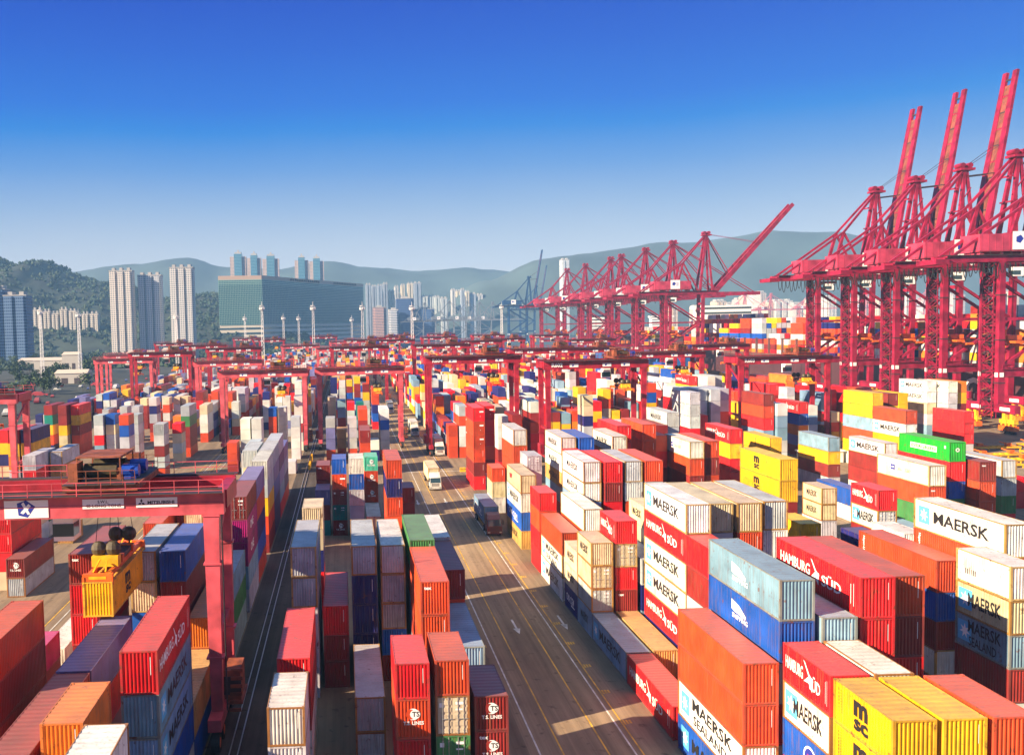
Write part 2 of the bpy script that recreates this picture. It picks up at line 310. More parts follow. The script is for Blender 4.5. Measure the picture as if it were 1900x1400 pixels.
hill('hill',[(-1600,150),(-1100,215),(-800,215),(-721,196),(-665,172),(-608,182),(-563,158),(-496,134),(-440,124),(-370,100),(-270,108),(-200,92),(-120,50),(-20,10)],1900,900,M_hill,7,9,2)
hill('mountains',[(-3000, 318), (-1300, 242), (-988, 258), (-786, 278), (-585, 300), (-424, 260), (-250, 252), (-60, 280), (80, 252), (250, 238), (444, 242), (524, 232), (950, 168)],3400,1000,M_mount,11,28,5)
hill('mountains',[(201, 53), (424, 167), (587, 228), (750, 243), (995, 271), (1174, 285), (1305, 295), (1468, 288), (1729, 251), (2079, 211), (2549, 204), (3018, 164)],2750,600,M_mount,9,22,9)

# ---------------------------------------------------------------- rubber-tyred yard gantries
LEGM=M_rtgp
def rtg(label,loc,zb=20.0,tx=0,drop=None,pink=True,num=None,signs=False,group='rubber-tyred yard gantry cranes'):
    t=thing('yard_gantry_crane',label,'gantry crane',loc,group); lm=M_rtgp if pink else M_rtg; gm=M_rtg
    zt=zb+1.95; s=11.7; yy=3.9
    for x in (-s,s):
        for y in (-yy,yy):
            m=MB(); m.bar((x,y,2.6),(x,y,zb),.95,.8,0,1.3,.95)
            for z in (zb-4.2,zb-.1,7.5): m.box(x-.74,x+.74,y-.56,y+.56,z-.08,z+.08)
            if y<0:         # ladder and cable run beside the leg
                for o in (-.2,.2): m.bar((x+.85+o*0,y-.3+o,3),(x+.85,y-.3+o,zb),.07,.07,1)
                for i in range(int((zb-3)/.9)): m.box(x+.82,x+.88,y-.5,y-.1,3+i*.9,3.06+i*.9,1)
            part('leg',m,[lm,M_drk],t)
        m=MB(); m.box(x-.55,x+.55,-yy-2.2,yy+2.2,1.9,2.9); m.bar((x,-yy,9),(x,yy,9),.5,.6); m.bar((x,-yy,zb-5),(x,yy,zb-.5),.35,.35); part('sill_beam',m,[lm],t)
        for y in (-yy-1.6,-yy+.9,yy-.9,yy+1.6):
            m=MB(); m.cyl((x-.35,y,.8),(x+.35,y,.8),.8,16,0); m.cyl((x-.37,y,.8),(x+.37,y,.8),.42,10,1); part('wheel',m,[M_tyre,M_orange],t)
    m=MB(); m.box(-s-1.5,-s-.4,-1.8,1.6,2.85,5.2,0); part('control_cabinet',m,[M_rtg],t)
    m=MB(); m.box(s+.2,s+1.9,-2.2,1.8,2.6,2.8,1); m.box(s+.3,s+1.7,-1.8,1.4,2.8,5.4,0); m.box(s+.25,s+1.75,-1.85,-1.75,3.3,4.9,2)
    for i in range(6): m.bar((s+1.9,-3.4+i*.35,2.6+i*.55),(s+.9,-3.4+i*.35,2.6+i*.55),.08,.3,1)
    part('power_unit',m,[M_rust,M_rust,M_drk],t)
    for y in (-yy,yy):
        m=MB(); m.box(-s-1.1,s+1.1,y-.55,y+.55,zb,zt); m.box(-s-1.0,s+1.0,y-.62,y+.62,zb+.95,zb+1.02)
        m.box(-s-1,s+1,y-.12,y+.12,zt,zt+.16,1)
        part('girder',m,[gm if y>0 else lm,M_drk],t)
    for x in (-s-.8,s+.8): m=MB(); m.box(x-.45,x+.45,-yy+.55,yy-.55,zb+.3,zt-.1); part('end_tie',m,[gm],t)
    m=MB()          # walkways with handrails on both girders
    for y,d in ((-yy-.6,-1),(yy+.6,1)):
        y2=y+d*.8; m.box(-s-1.2,s+1.2,min(y,y2),max(y,y2),zt-.05,zt+.02,1)
        for z in (.55,1.1): m.bar((-s-1.2,y2,zt+z),(s+1.2,y2,zt+z),.055,.055,0)
        for i in range(14): x=-s-1.2+i*(2*s+2.4)/13; m.bar((x,y2,zt),(x,y2,zt+1.1),.06,.06,0)
    part('walkway',m,[M_rtgp if pink else M_rtg,M_drk],t)
    m=MB(); z=zt+.2                       # trolley with hoist machinery
    for y in (-yy,yy): m.box(tx-3.1,tx+3.1,y-.35,y+.35,z,z+.55,0)
    for x in (tx-2.9,tx+2.9): m.box(x-.3,x+.3,-yy,yy,z+.1,z+.6,0)
    m.box(tx-3,tx+3,-yy-.7,yy+.7,z+.55,z+.62,1)
    m.box(tx+.9,tx+1.3,-2.1,1.9,z+.62,z+1.6,0); m.box(tx-2.9,tx-2.1,-3.2,-1.4,z+.62,z+2.2,0); m.box(tx-2.6,tx-.6,3.0,4.2,z+.62,z+1.7,0); m.box(tx+.4,tx+1.6,3.2,4.1,z+.62,z+2.1,4)
    for i in range(7):
        for y in (-yy-.7,yy+.7): x=tx-3+i; m.bar((x,y,z+.6),(x,y,z+1.75),.05,.05,0)
    for y in (-yy-.7,yy+.7):
        for q in (1.15,1.75): m.bar((tx-3,y,z+q),(tx+3,y,z+q),.05,.05,0)
    for y0_,y1_ in ((-2.6,-.9),(-.5,2.3)): m.box(tx-2.4,tx+1.4,y0_,y1_,z+2.55,z+2.66,4)
    for x in (tx-2.3,tx+1.3):
        for y in (-2.5,2.2): m.bar((x,y,z+.6),(x,y,z+2.6),.1,.1,0)
        m.bar((x,-2.5,z+2.5),(x,2.2,z+2.5),.12,.12,0)
    trl=part('trolley',m,[M_rust,M_drk,M_drum,M_blue,M_rust],t)
    for y in (-1.6,1.4):
        m=MB(); m.cyl((tx-1.9,y,z+1.35),(tx+.9,y,z+1.35),.62,14); part('hoist_drum',m,[M_drum],trl)
        m=MB(); m.cyl((tx+1.3,y,z+1.3),(tx+2.7,y,z+1.3),.55,12); m.box(tx+1.5,tx+2.5,y-.5,y+.5,z+.62,z+.9); part('hoist_motor',m,[M_blue],trl)
    m=MB(); m.box(tx-4.9,tx-3.2,-1.3,.9,zb-2.6,zb-.2,0); m.box(tx-4.95,tx-3.15,-1.36,.3,zb-2.2,zb-1.1,1); m.box(tx-4.6,tx-3.4,-1,.6,zb-.2,zb+.6,2); part('operator_cab',m,[M_white,M_glass,M_drk],t)
    sz=drop if drop else zb-5.5
    m=MB()
    for x in (tx-1.1,tx+1.1):
        for y in (-2.4,2.4): m.bar((x,y,sz+1.6),(x*.5+tx*.5,y*.7,zt+.8),.045,.045,0)
    part('hoist_rope',m,[M_drk],t)
    m=MB()          # spreader along the container, head block and cable drums
    for x in (-.75,.75): m.box(tx+x-.18,tx+x+.18,-5.9,5.9,sz+.15,sz+.6,0)
    for y in (-6.0,5.6): m.box(tx-1.22,tx+1.22,y,y+.4,sz+.02,sz+.62,0); m.box(tx-.7,tx+.7,y-.02,y+.42,sz+.2,sz+.42,1)
    for y in (-6.05,5.75):
        for x in (-1.25,1.05): m.hexa([(tx+x,y,sz-.3),(tx+x+.2,y,sz-.3),(tx+x+.2,y+.3,sz-.3),(tx+x,y+.3,sz-.3),(tx+x,y,sz+.4),(tx+x+.2,y,sz+.4),(tx+x+.2,y+.3,sz+.4),(tx+x,y+.3,sz+.4)],0)
    for y in (-1.9,1.9): m.box(tx-1.15,tx+1.15,y-.3,y+.3,sz+.6,sz+1.25,0)
    m.box(tx-1.0,tx+1.0,-1.6,1.6,sz+.75,sz+1.15,2)
    m.box(tx-1.1,tx+1.1,-3.6,-2.6,sz+.6,sz+1.5,1)
    for y in (-3.0,2.6):
        for x in (-.6,.6): m.ball((tx+x,y,sz+2.0),.68,12,3,(1,.8,1)); m.bar((tx+x,y,sz+.6),(tx+x,y,sz+1.6),.14,.14,2)
    for y in (-4.6,4.2):
        for x in (-.5,.5): m.bar((tx+x,y-.8,sz+.6),(tx+x*.6,y+.6,sz+1.3),.12,.12,1)
    part('spreader',m,[M_orange,M_yel,M_drk,M_drum],t)
    def plate(x0,x1,z0,z1,fn=None):
        m=MB(); y=-yy-.58; m.box(x0,x1,y-.03,y,z0,z1,0)
        d=Deco(); 
        if fn: fn(d)
        d.put(m,lambda u,v,e:(x0+u,y-.036-e,z0+v)); part('sign',m,[M_white,M_white,M_black,M_sblue,M_navy,M_cream,M_dark,M_redl],t)
    if signs:
        def logo(d): d.poly([(1.15,.25),(1.9,.05),(2.55,.95),(1.8,1.5),(1.05,1.25)],4); d.poly([(1.3,.45),(1.55,.35),(2.2,1.0),(2.0,1.2)],1); d.poly([(1.9,.3),(2.1,.35),(1.6,1.35),(1.4,1.2)],1)
        plate(-5.2,-1.6,zb+.12,zb+1.6,logo)
        plate(1.2,4.6,zb+.75,zb+1.55,lambda d:(d.text('S.W.L.',1.25,.45,.25,2,.02,.9),d.text('40 LONG TONS',.25,.1,.27,2,.02,2.9)))
        def mits(d):
            for a in (90,210,330):
                c,s_=math.cos(R(a)),math.sin(R(a)); d.poly([(.45,.4),(.45+c*.16-s_*.1,.4+s_*.16+c*.1),(.45+c*.34,.4+s_*.34),(.45+c*.16+s_*.1,.4+s_*.16-c*.1)],2)
            d.text('MITSUBISHI',.95,.28,.27,2,.035,2.2)
        plate(5.6,9.0,zb+.75,zb+1.55,mits)
    else:
        for x in (-6.5,1.5,6.0): plate(x,x+2.1,zb+.45,zb+1.25,lambda d:d.poly([(.5,.2),(.9,.15),(1.1,.6),(.7,.7)],4))
        if num:
            m=MB(); d=Deco(); d.text(num,0,0,1.05,1,.04); d.put(m,lambda u,v,e:(-10.9+u,-yy-.63-e,zb+.5+v)); part('lettering',m,CM,t)
    return t
r1=rtg('nearest faded pink yard gantry crane, its spreader lowered onto a yellow container',(-23.2,79.5,0),19.7,tx=2.6,drop=14.75,signs=True)
r2=rtg('red yard gantry crane over rust maroon and red stacks, hidden front number',(-23.5,262,0),21.2,tx=5,pink=True)
r4=rtg('bright red yard gantry crane numbered R604 just right of the road',(34.0,246,0),24.4,tx=6,pink=False,num='R604')
r2['label']='pink-legged yard gantry crane over the white stacks left of the cable rails'
for lab,x,y in (('pink-legged yard gantry crane straddling the stacks left of the road',4.0,264),('pink yard gantry crane at the far left edge, cut off by the frame',-78.2,186)):
    dup(r2,(x,y,0),lab)
import itertools
r5=rtg('dark red yard gantry crane numbered R602 with its trolley near its right legs',(60.5,222,0),23.6,tx=7.5,pink=False,num='R602')
r6=rtg('dark red yard gantry crane numbered R603 in front of the quay cranes',(117,243,0),22.6,tx=6.5,pink=False,num='R603')
RN=0
for x,y,b in ((-74.5,372,r4),(-96,400,r2),(-44,345,r2),(-52,428,r4),(6,395,r4),(-4,520,r2),(12,600,r4),(30,560,r4),(72,330,r5),(96,360,r6),(104,296,r6),(134,330,r5),(42,400,r4),(68,470,r4),(-110,470,r2),(-80,520,r4),(-30,610,r2),(30,700,r4),(66,640,r4),(98,560,r5),(110,700,r4),(-60,720,r4),(0,740,r2),(-120,640,r4),(50,820,r4),(90,850,r4),(-20,860,r4),(-90,840,r4),(130,480,r5),(140,620,r4)):
    RN+=1; dup(b,(x,y,0),f'distant red yard gantry crane among the far stacks, {nth(RN)} in the hazy crowd')
# ---------------------------------------------------------------- ship-to-shore quay cranes
M_housep=mat('house_faded_pink',(.46,.04,.085),.5,0,.4,.3); M_boomf=mat('boom_floor_rust',(.20,.05,.03),.7,0,.5,.4)
def sts(label,loc,boom,col,group='ship-to-shore quay cranes',extra=True):
    t=thing('quay_crane',label,'quay crane',loc,group); GX=21.5; zg=49.5
    LY=3.5
    for x in (0,GX):
        for y in (-LY,LY):
            m=MB(); m.bar((x,y,8),(x+(0 if x==0 else .8),y,zg),1.9,1.7,0,1.6,1.5)
            for z in (14.5,27,40): m.box(x-1.05,x+1.05,y-.95,y+.95,z-.15,z+.15,1)
            m.box(x-1.0,x-.94,y-.6,y+.6,16.2,17.5,2); m.box(x-.6,x+.6,y-.95,y-.89,16.2,17.5,2)
            part('leg',m,[col,M_drk,M_white],t)
        m=MB(); m.box(x-.8,x+.8,-11,11,6.0,8.4); m.box(x-.86,x-.8,-9,-5,6.6,7.6,1); m.box(x-.86,x-.8,3,7,6.6,7.6,1); part('sill_beam',m,[col,M_white],t)
        for y in (-9,-6,6,9):
            m=MB(); m.box(x-.5,x+.5,y-.5,y+.5,4.2,6.0); m.box(x-.7,x+.7,y-1.4,y+1.4,3.0,4.2,0); m.box(x-.9,x+.9,y-1.45,y+1.45,1.0,2.4,1); m.bar((x,y-1,2.4),(x,y-.6,3.0),.9,.5); m.bar((x,y+1,2.4),(x,y+.6,3.0),.9,.5)
            for q in (-1,0,1): m.cyl((x-.3,y+q*.95,.5),(x+.3,y+q*.95,.5),.48,10,2)
            part('bogie',m,[M_yel,M_orange,M_drk],t)
        m=MB(); m.bar((x,-LY,17),(x,LY,17),1.4,2.2); m.bar((x,-LY,31),(x,LY,31),.9,1.1); m.bar((x,-LY,44),(x,LY,44),1.0,1.2); part('cross_beam',m,[col],t)
    m=MB()
    for y in (-LY,LY):
        m.bar((0,y,17.4),(GX,y,17.4),1.4,2.2); m.bar((0,y,19),(GX,y,33),.8,.8); m.bar((GX,y,33),(0,y,47),.8,.8); m.bar((0,y,33),(GX,y,33),.8,.8)
    for i in range(8): m.bar((i*2.8,-LY-1.1,18.6),(i*2.8,-LY-1.1,19.8),.1,.1)
    m.bar((0,-LY-1.1,19.8),(GX,-LY-1.1,19.8),.1,.1); m.box(0,GX,-LY-1.2,-LY-.7,18.45,18.6)
    part('portal_brace',m,[col],t)
    m=MB()
    for y in (-3.2,3.2): m.box(-16,30,y-.7,y+.7,zg,zg+2.1)
    for x in (-16,-6,6,16,29): m.box(x-.5,x+.5,-3.2,3.2,zg+.3,zg+1.6)
    m.box(-20,-16,-4.6,4.6,zg-.4,zg+1.0)
    for x in range(-16,30,3): m.bar((x,-4.5,zg+2.1),(x,-4.5,zg+3.2),.1,.1,1)
    m.bar((-16,-4.5,zg+3.2),(30,-4.5,zg+3.2),.09,.09,1); m.box(-18,30,-4.6,-3.9,zg+1.9,zg+2.1,1)
    part('girder',m,[col,M_drk],t)
    m=MB(); m.box(-7,15,-4.2,4.2,zg+3.0,zg+8.0); 
    for x in (-6,0,6,14): m.box(x-.3,x+.3,-3.4,3.4,zg+2.1,zg+3.0)
    for i in range(11): m.box(-6.6+i*2.1,-6.45+i*2.1,-4.26,-4.2,zg+3.1,zg+7.9)
    m.box(2.6,8.2,-4.32,-4.26,zg+3.4,zg+8.6,1)
    d=Deco(); d.poly([(1.0,3.7),(2.3,4.3),(3.2,3.2),(2.2,1.9),(1.0,2.3)],4); d.rect(3.6,3.9,1.6,4.0,4); d.rect(4.3,4.6,1.8,3.8,4); d.put(m,lambda u,v,e:(2.6+u,-4.34-e,zg+3.3+v))
    part('machinery_house',m,[M_housep if col is M_crane else col,M_white,M_black,M_sblue,M_navy],t)
    m=MB()
    for y in (-3.2,3.2):
        m.bar((20.5,y,zg+2),(25,y*.35,84.5),1.3,1.3,0,1.0,1.0); m.bar((28,y,zg+2),(25.6,y*.35,84),1.0,1.0,0,.8,.8)
        m.bar((25,y*.35,84.5),(10.6,y*.9,68.3),.75,.75); m.bar((10.6,y*.9,68.3),(-14,y,zg+2),.75,.75)
        m.bar((10.6,y*.9,68.3),(6,y,zg+2),1.0,1.0); m.bar((10.6,y*.9,68.3),(19.5,y,zg+2),.7,.7)
    for z in (60,70,78): m.bar((22,-2.6,z),(22,2.6,z),.5,.5); m.bar((26.6,-2,z),(22.4,-2,z-6),.3,.3)
    m.box(23,28,-2.2,2.2,84,84.8); m.cyl((24,-1.8,85.7),(24,1.8,85.7),.9,10); m.cyl((26.6,-1.8,85.7),(26.6,1.8,85.7),.9,10)
    part('apex_frame',m,[col],t)
    m=MB(); H=(29.5,zg+1.5)
    if boom=='up': E=(41.5,117.5)
    elif boom=='half': E=(29.5+47,zg+52)
    else: E=(29.5+52,zg+1.5)
    ux,uz=E[0]-H[0],E[1]-H[1]
    for y in (-3.0,3.0): m.bar((H[0],y,H[1]),(E[0],y*(.8 if boom!='down' else 1),E[1]),1.1,3.0,0,.9,2.0)
    if boom!='down': m.hexa([(H[0]-.2,-2.6,H[1]),(H[0]+.2,-2.6,H[1]),(H[0]+.2,2.6,H[1]),(H[0]-.2,2.6,H[1]),(H[0]+ux*.93-.2,-2.2,H[1]+uz*.93),(H[0]+ux*.93+.2,-2.2,H[1]+uz*.93),(H[0]+ux*.93+.2,2.2,H[1]+uz*.93),(H[0]+ux*.93-.2,2.2,H[1]+uz*.93)],2)
    for i in range(12):
        f=(i+.5)/12; m.bar((H[0]+ux*f,-3,H[1]+uz*f),(H[0]+ux*f,3,H[1]+uz*f),.5,.5,1 if i%2 else 0)
        if i%3==0: m.bar((H[0]+ux*f,-4.2,H[1]+uz*f),(H[0]+ux*f,-3,H[1]+uz*f),.2,.2,1)
    for i in range(11): f=(i+.5)/12; g=(i+1.5)/12; s_=3 if i%2 else -3; m.bar((H[0]+ux*f,-s_,H[1]+uz*f),(H[0]+ux*g,s_,H[1]+uz*g),.35,.35,1)
    part('boom',m,[col,M_drk,M_boomf],t)
    m=MB()
    if boom=='down':
        for y in (-3,3):
            for f in (.45,.92): m.bar((25.6,y*.35,84),(H[0]+ux*f,y,H[1]+uz*f+1),.45,.45)
    elif boom=='half':
        for y in (-2,2): m.bar((25.6,y*.5,85),(H[0]+ux*.55,y,H[1]+uz*.55+1),.16,.16); m.bar((25.6,y*.35,84),(H[0]+ux*.2,y,H[1]+uz*.2),.45,.45)
    else:
        for y in (-2,2): m.bar((25.6,y*.5,85),(H[0]+ux*.62-.6,y,H[1]+uz*.62),.14,.14); m.bar((25.6,y,82),(H[0]+ux*.48,y,H[1]+uz*.48),.3,.3)
    part('stay',m,[col if boom!='up' else M_drk],t)
    if extra:
        m=MB()          # festoon cable loops
        for i in range(15):
            x0=-16.5+i*1.55; x1=x0+1.45; pts=[(x0+(x1-x0)*j/8,-4.2,zg-.3-4.6*math.sin(math.pi*j/8)**.6*(.8+.2*math.sin(i*2.3))) for j in range(9)]
            for a,b in zip(pts,pts[1:]): m.bar(a,b,.16,.16)
        part('festoon_cable',m,[M_dark],t)
        m=MB()          # stair tower between the landside legs
        for i in range(17):
            z=4+i*2.7; a,b=((-2.3,2.3) if i%2 else (2.3,-2.3)); m.bar((-.9,a,z),(-.9,b,z+2.7),.8,.2); m.box(-1.5,-.2,-2.6,2.6,z-.1,z,1)
            m.bar((-1.4,a,z+1.1),(-1.4,b,z+3.8),.12,.12); m.bar((-1.5,-2.6,z+1),(-1.5,2.6,z+1),.1,.1); m.bar((-.9,-2.4,z+1.3),(-.9,2.4,z+.2),.18,.3,1 if i%3 else 2)
        for y in (-2.6,2.6):
            for x in (-1.5,-.2): m.bar((x,y,4),(x,y,49),.2,.2)
        m.bar((-.2,.5,8),(-.2,.5,48),.5,.5,1); m.bar((-.2,-.6,8),(-.2,-.6,48),.3,.3)
        part('stair_tower',m,[col,M_drk,M_rust],t)
        m=MB(); m.box(2,8,-2.6,2.6,zg-1.6,zg-.6,0); m.box(3,6,-4.3,-2.2,zg-4.2,zg-1.6,1); m.box(2.9,5,-4.4,-2.4,zg-3.8,zg-2.6,2); part('trolley',m,[col,M_white,M_glass],t)
        m=MB()
        for x,z in ((4,26),(7,25)): m.box(x-1.2,x+1.2,-6,6,z,z+.6); m.box(x-1.3,x+1.3,-1.5,1.5,z+.6,z+1.8)
        m.box(3.4,7.6,-2,2,26.8,28.2)
        for y in (-1.6,1.6): m.bar((5,y,28),(5,y,zg-1.5),.12,.12,1)
        part('spreader',m,[M_orange,M_drk],t)
    return t
SX=190
s1=sts('crimson quay crane with raised boom, cut off by the right frame edge',(SX,262,0),'up',M_crane)
m=MB(); d=Deco(); d.text('07',0,0,1.3,1,.04); d.put(m,lambda u,v,e:(8+u,-3.92-e,49.9+v)); part('lettering',m,CM,s1)
for y,l in ((287,'fourth'),(312,'third'),(338,'second'),(364,'first')): dup(s1,(SX,y,0),f'crimson quay crane with upright boom, {l} of the raised row counted from the bay')
s2=sts('crimson quay crane with its boom raised at a half angle over the ship',(SX,537,0),'half',M_crane)
s3=sts('crimson quay crane with lowered boom, nearest of the lowered group',(SX,591,0),'down',M_crane)
for i,y in enumerate((645,702,730,807,874)): dup(s3,(SX,y,0),f'crimson quay crane with lowered boom, {nth(i+2)} of the lowered group')
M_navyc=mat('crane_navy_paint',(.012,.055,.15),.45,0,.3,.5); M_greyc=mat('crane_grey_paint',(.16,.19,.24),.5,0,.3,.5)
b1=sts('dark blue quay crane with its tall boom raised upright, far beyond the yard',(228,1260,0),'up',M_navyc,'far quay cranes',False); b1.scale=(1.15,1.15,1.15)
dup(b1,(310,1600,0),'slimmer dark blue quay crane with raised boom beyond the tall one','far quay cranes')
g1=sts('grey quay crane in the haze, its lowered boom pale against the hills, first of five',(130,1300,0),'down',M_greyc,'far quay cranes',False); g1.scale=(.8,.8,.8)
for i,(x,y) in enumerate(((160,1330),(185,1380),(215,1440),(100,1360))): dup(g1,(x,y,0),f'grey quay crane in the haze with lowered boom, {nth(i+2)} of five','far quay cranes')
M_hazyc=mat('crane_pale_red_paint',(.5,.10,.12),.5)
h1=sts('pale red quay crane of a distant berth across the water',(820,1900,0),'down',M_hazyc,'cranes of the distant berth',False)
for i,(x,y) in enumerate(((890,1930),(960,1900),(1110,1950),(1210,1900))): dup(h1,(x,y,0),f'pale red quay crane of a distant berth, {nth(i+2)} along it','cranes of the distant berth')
# ---------------------------------------------------------------- ships
M_hull=mat('ship_hull_paint',(.07,.025,.03),.5,0,.3,.1); M_boot=mat('ship_hull_red',(.34,.012,.02),.5,0,.3,.1); M_deck=mat('ship_deck_steel',(.12,.06,.05),.7,0,.3,.2); M_bhull=mat('ship_hull_blue',(.012,.10,.32),.5)
def ship(label,x0,x1,y0,y1,zd,hm,letter=None):
    t=thing('container_ship',label,'ship',((x0+x1)/2,(y0+y1)/2,0)); w=(x1-x0)/2; l=(y1-y0)/2
    m=MB(); 
    P=[(-w,-l*.93),(-w*.6,-l),(w*.6,-l),(w,-l*.93),(w,l*.8),(w*.5,l*.95),(0,l),(-w*.5,l*.95),(-w,l*.8)]
    for (a,b),(c,d_) in zip(P,P[1:]+P[:1]):
        m.face([(a,b,-5),(c,d_,-5),(c,d_,1.6),(a,b,1.6)],1); m.face([(a,b,1.6),(c,d_,1.6),(c,d_,zd),(a,b,zd)],0); m.face([(a*1.005,b*1.005,zd-.4),(c*1.005,d_*1.005,zd-.4),(c*1.005,d_*1.005,zd+1.2),(a*1.005,b*1.005,zd+1.2)],2)
    part('hull',m,[hm,M_boot,M_deck],t)
    m=MB(); m.face([(a,b,zd) for a,b in P],0); 
    for i in range(int(2*l*.86/14.5)): yy=-l*.9+i*14.5; m.box(-w+.4,w-.4,yy-1,yy-.4,zd,zd+9,0)
    part('deck',m,[M_deck],t)
    m=MB(); m.box(-w*.8,w*.8,l*.84,l*.84+11,zd,zd+26,0)
    for z in range(8): m.box(-w*.81,w*.81,l*.84-.05,l*.84,zd+4+z*3.1,zd+5.2+z*3.1,1)
    m.box(-w,w,l*.84,l*.84+6,zd+26,zd+28,0); part('deckhouse',m,[M_white,M_glass],t)
    if letter:
        m=MB(); d=Deco(); vv,ff,W,H=text2d(letter,7.4,.05); d.v=[(a,b,0) for a,b in vv]; d.f=[(f,1) for f in ff]
        d.put(m,lambda u,v,e:(-w-.05,-l+ (318-y0)-u*1.15,4.9+v)); part('lettering',m,CM,t)
    return t
ship('large container ship at the quay, white letter on its dark hull, loaded high',221,262,235,600,15.2,M_hull,'C')
ship('container ship with a blue hull moored further along the quay',224,256,640,900,13,M_bhull)
ship('small blue container ship out on the water',388,420,1015,1160,12,M_bhull)
# ---------------------------------------------------------------- shipping containers
COL=dict(w=(.68,.66,.61),c=(.64,.52,.32),g=(.46,.48,.49),G=(.20,.33,.44),r=(.70,.006,.012),o=(.60,.058,.012),b=(.25,.017,.014),n=(.010,.012,.13),B=(.006,.085,.42),y=(.86,.47,.003),O=(.72,.19,.012),e=(.05,.23,.06),E=(.0,.48,.02),t=(.0,.20,.16),m=(.10,.58,.38),p=(.38,.003,.15),T=(.56,.30,.09),P=(.17,.16,.36))
CNAME=dict(w='white',c='cream',g='pale grey',G='grey-blue',r='bright red',o='rust orange',b='maroon',n='navy',B='blue',y='yellow',O='orange',e='dull green',E='bright green',t='teal',m='mint green',p='magenta',T='tan',P='violet-blue')
CW=2.438
def corr(a,b,pitch,depth):          # trapezoid profile along a..b: list of (t, inward offset)
    n=max(2,round((b-a)/pitch)); p=(b-a)/n; o=[]
    for i in range(n):
        s=a+i*p; o+=[(s,0),(s+p*.28,0),(s+p*.5,depth),(s+p*.78,depth)]
    return o+[(b,0)]
def wall(mb,prof,fn,z0,z1):
    for (a,da),(b,db) in zip(prof,prof[1:]):
        mb.face([fn(a,da,z0),fn(b,db,z0),fn(b,db,z1),fn(a,da,z1)],0)
_cm={}
def shell_mesh(L,h,marks):
    k=('s',L,h,marks)
    if k in _cm: return _cm[k]
    mb=MB(); pr=corr(.1,L-.1,.29,.04)
    wall(mb,pr[::-1],lambda t,d,z:(.018+d,t,z),.15,h-.1); wall(mb,pr,lambda t,d,z:(CW-.018-d,t,z),.15,h-.1)
    wall(mb,corr(.1,CW-.1,.27,.045)[::-1],lambda t,d,z:(t,L-.02-d,z),.15,h-.1)
    mb.face([(.05,.05,.14),(.05,L-.05,.14),(CW-.05,L-.05,.14),(CW-.05,.05,.14)])
    d=side_marks(marks,L,h)
    d.put(mb,lambda u,v,e:(.012-e,L-u,v)); d.put(mb,lambda u,v,e:(CW-.012+e,u,v))
    _cm[k]=mb.mesh('side_walls',CM); return _cm[k]
def roof_mesh(L,h):
    k=('r',L,h)
    if k in _cm: return _cm[k]
    mb=MB(); pr=corr(.1,L-.1,.6,.018)
    for (a,da),(b,db) in zip(pr,pr[1:]): mb.face([(.06,a,h-.02-da),(CW-.06,a,h-.02-da),(CW-.06,b,h-.02-db),(.06,b,h-.02-db)])
    for x in (.12,CW-.22): 
        for y in (.16,L-.3): mb.box(x,x+.1,y,y+.14,h-.03,h-.012)
    _cm[k]=mb.mesh('roof',CM); return _cm[k]
def front_mesh(h,marks):
    k=('f',h,marks)
    if k in _cm: return _cm[k]
    mb=MB(); wall(mb,corr(.13,CW-.13,.245,.065),lambda t,d,z:(t,.025+d,z),.16,h-.1)
    end_marks(marks,CW,h).put(mb,lambda u,v,e:(u,.018-e,v))
    _cm[k]=mb.mesh('front_wall',CM); return _cm[k]
def door_mesh(h,side,marks):
    k=('d',h,side,marks)
    if k in _cm: return _cm[k]
    mb=MB(); x0,x1=(.13,CW/2-.008) if side==0 else (CW/2+.008,CW-.13)
    mb.box(x0,x1,.05,.09,.17,h-.1)
    n=5; H=(h-.35)/n
    for i in range(n): mb.box(x0+.09,x1-.09,.02,.05,.22+i*H,.22+i*H+H*.62)
    for a in ():
        x=x0+(x1-x0)*a; mb.cyl((x,.0,.14),(x,.0,h-.08),.026,6,1 if marks=='c' else 6)
        for z in (.4,h*.5,h-.4): mb.box(x-.06,x+.06,-.01,.045,z-.04,z+.04,1)
        mb.box(x-.02,x+.32,-.03,-.005,h*.42,h*.42+.05,1)
    for z in (.3,.9,h-.9,h-.35): mb.box(x0-.02 if side==0 else x1-.03,x0+.03 if side==0 else x1+.02,.01,.06,z,z+.12,2)
    if side==0: mb.box(x0+.14,x0+.44,.015,.02,h*.72,h*.83,1)
    else: mb.box(x0+.2,x0+.75,.015,.02,h*.78,h*.85,1); mb.box(x0+.2,x0+.7,.015,.02,h*.64,h*.68,1)
    _cm[k]=mb.mesh('door',CM); return _cm[k]
def frame_mesh(L,h):
    k=('fr',L,h)
    if k in _cm: return _cm[k]
    mb=MB()
    for x in (0,CW-.16):
        for y in (0,L-.17): mb.box(x,x+.16,y,y+.17,.1,h-.1)
    for x in (0,CW-.17):
        for y in (0,L-.18):
            for z in (0,h-.118): mb.box(x-.004,x+.174,y-.004,y+.184,z,z+.118)
    for x in (.006,CW-.07):
        mb.box(x,x+.064,.15,L-.15,.03,.16); mb.box(x,x+.064,.15,L-.15,h-.085,h-.012)
    for y in (.006,L-.07):
        mb.box(.13,CW-.13,y,y+.064,.03,.16); mb.box(.13,CW-.13,y,y+.064,h-.11,h-.012)
    _cm[k]=mb.mesh('corner_frame',[M_frame]); return _cm[k]
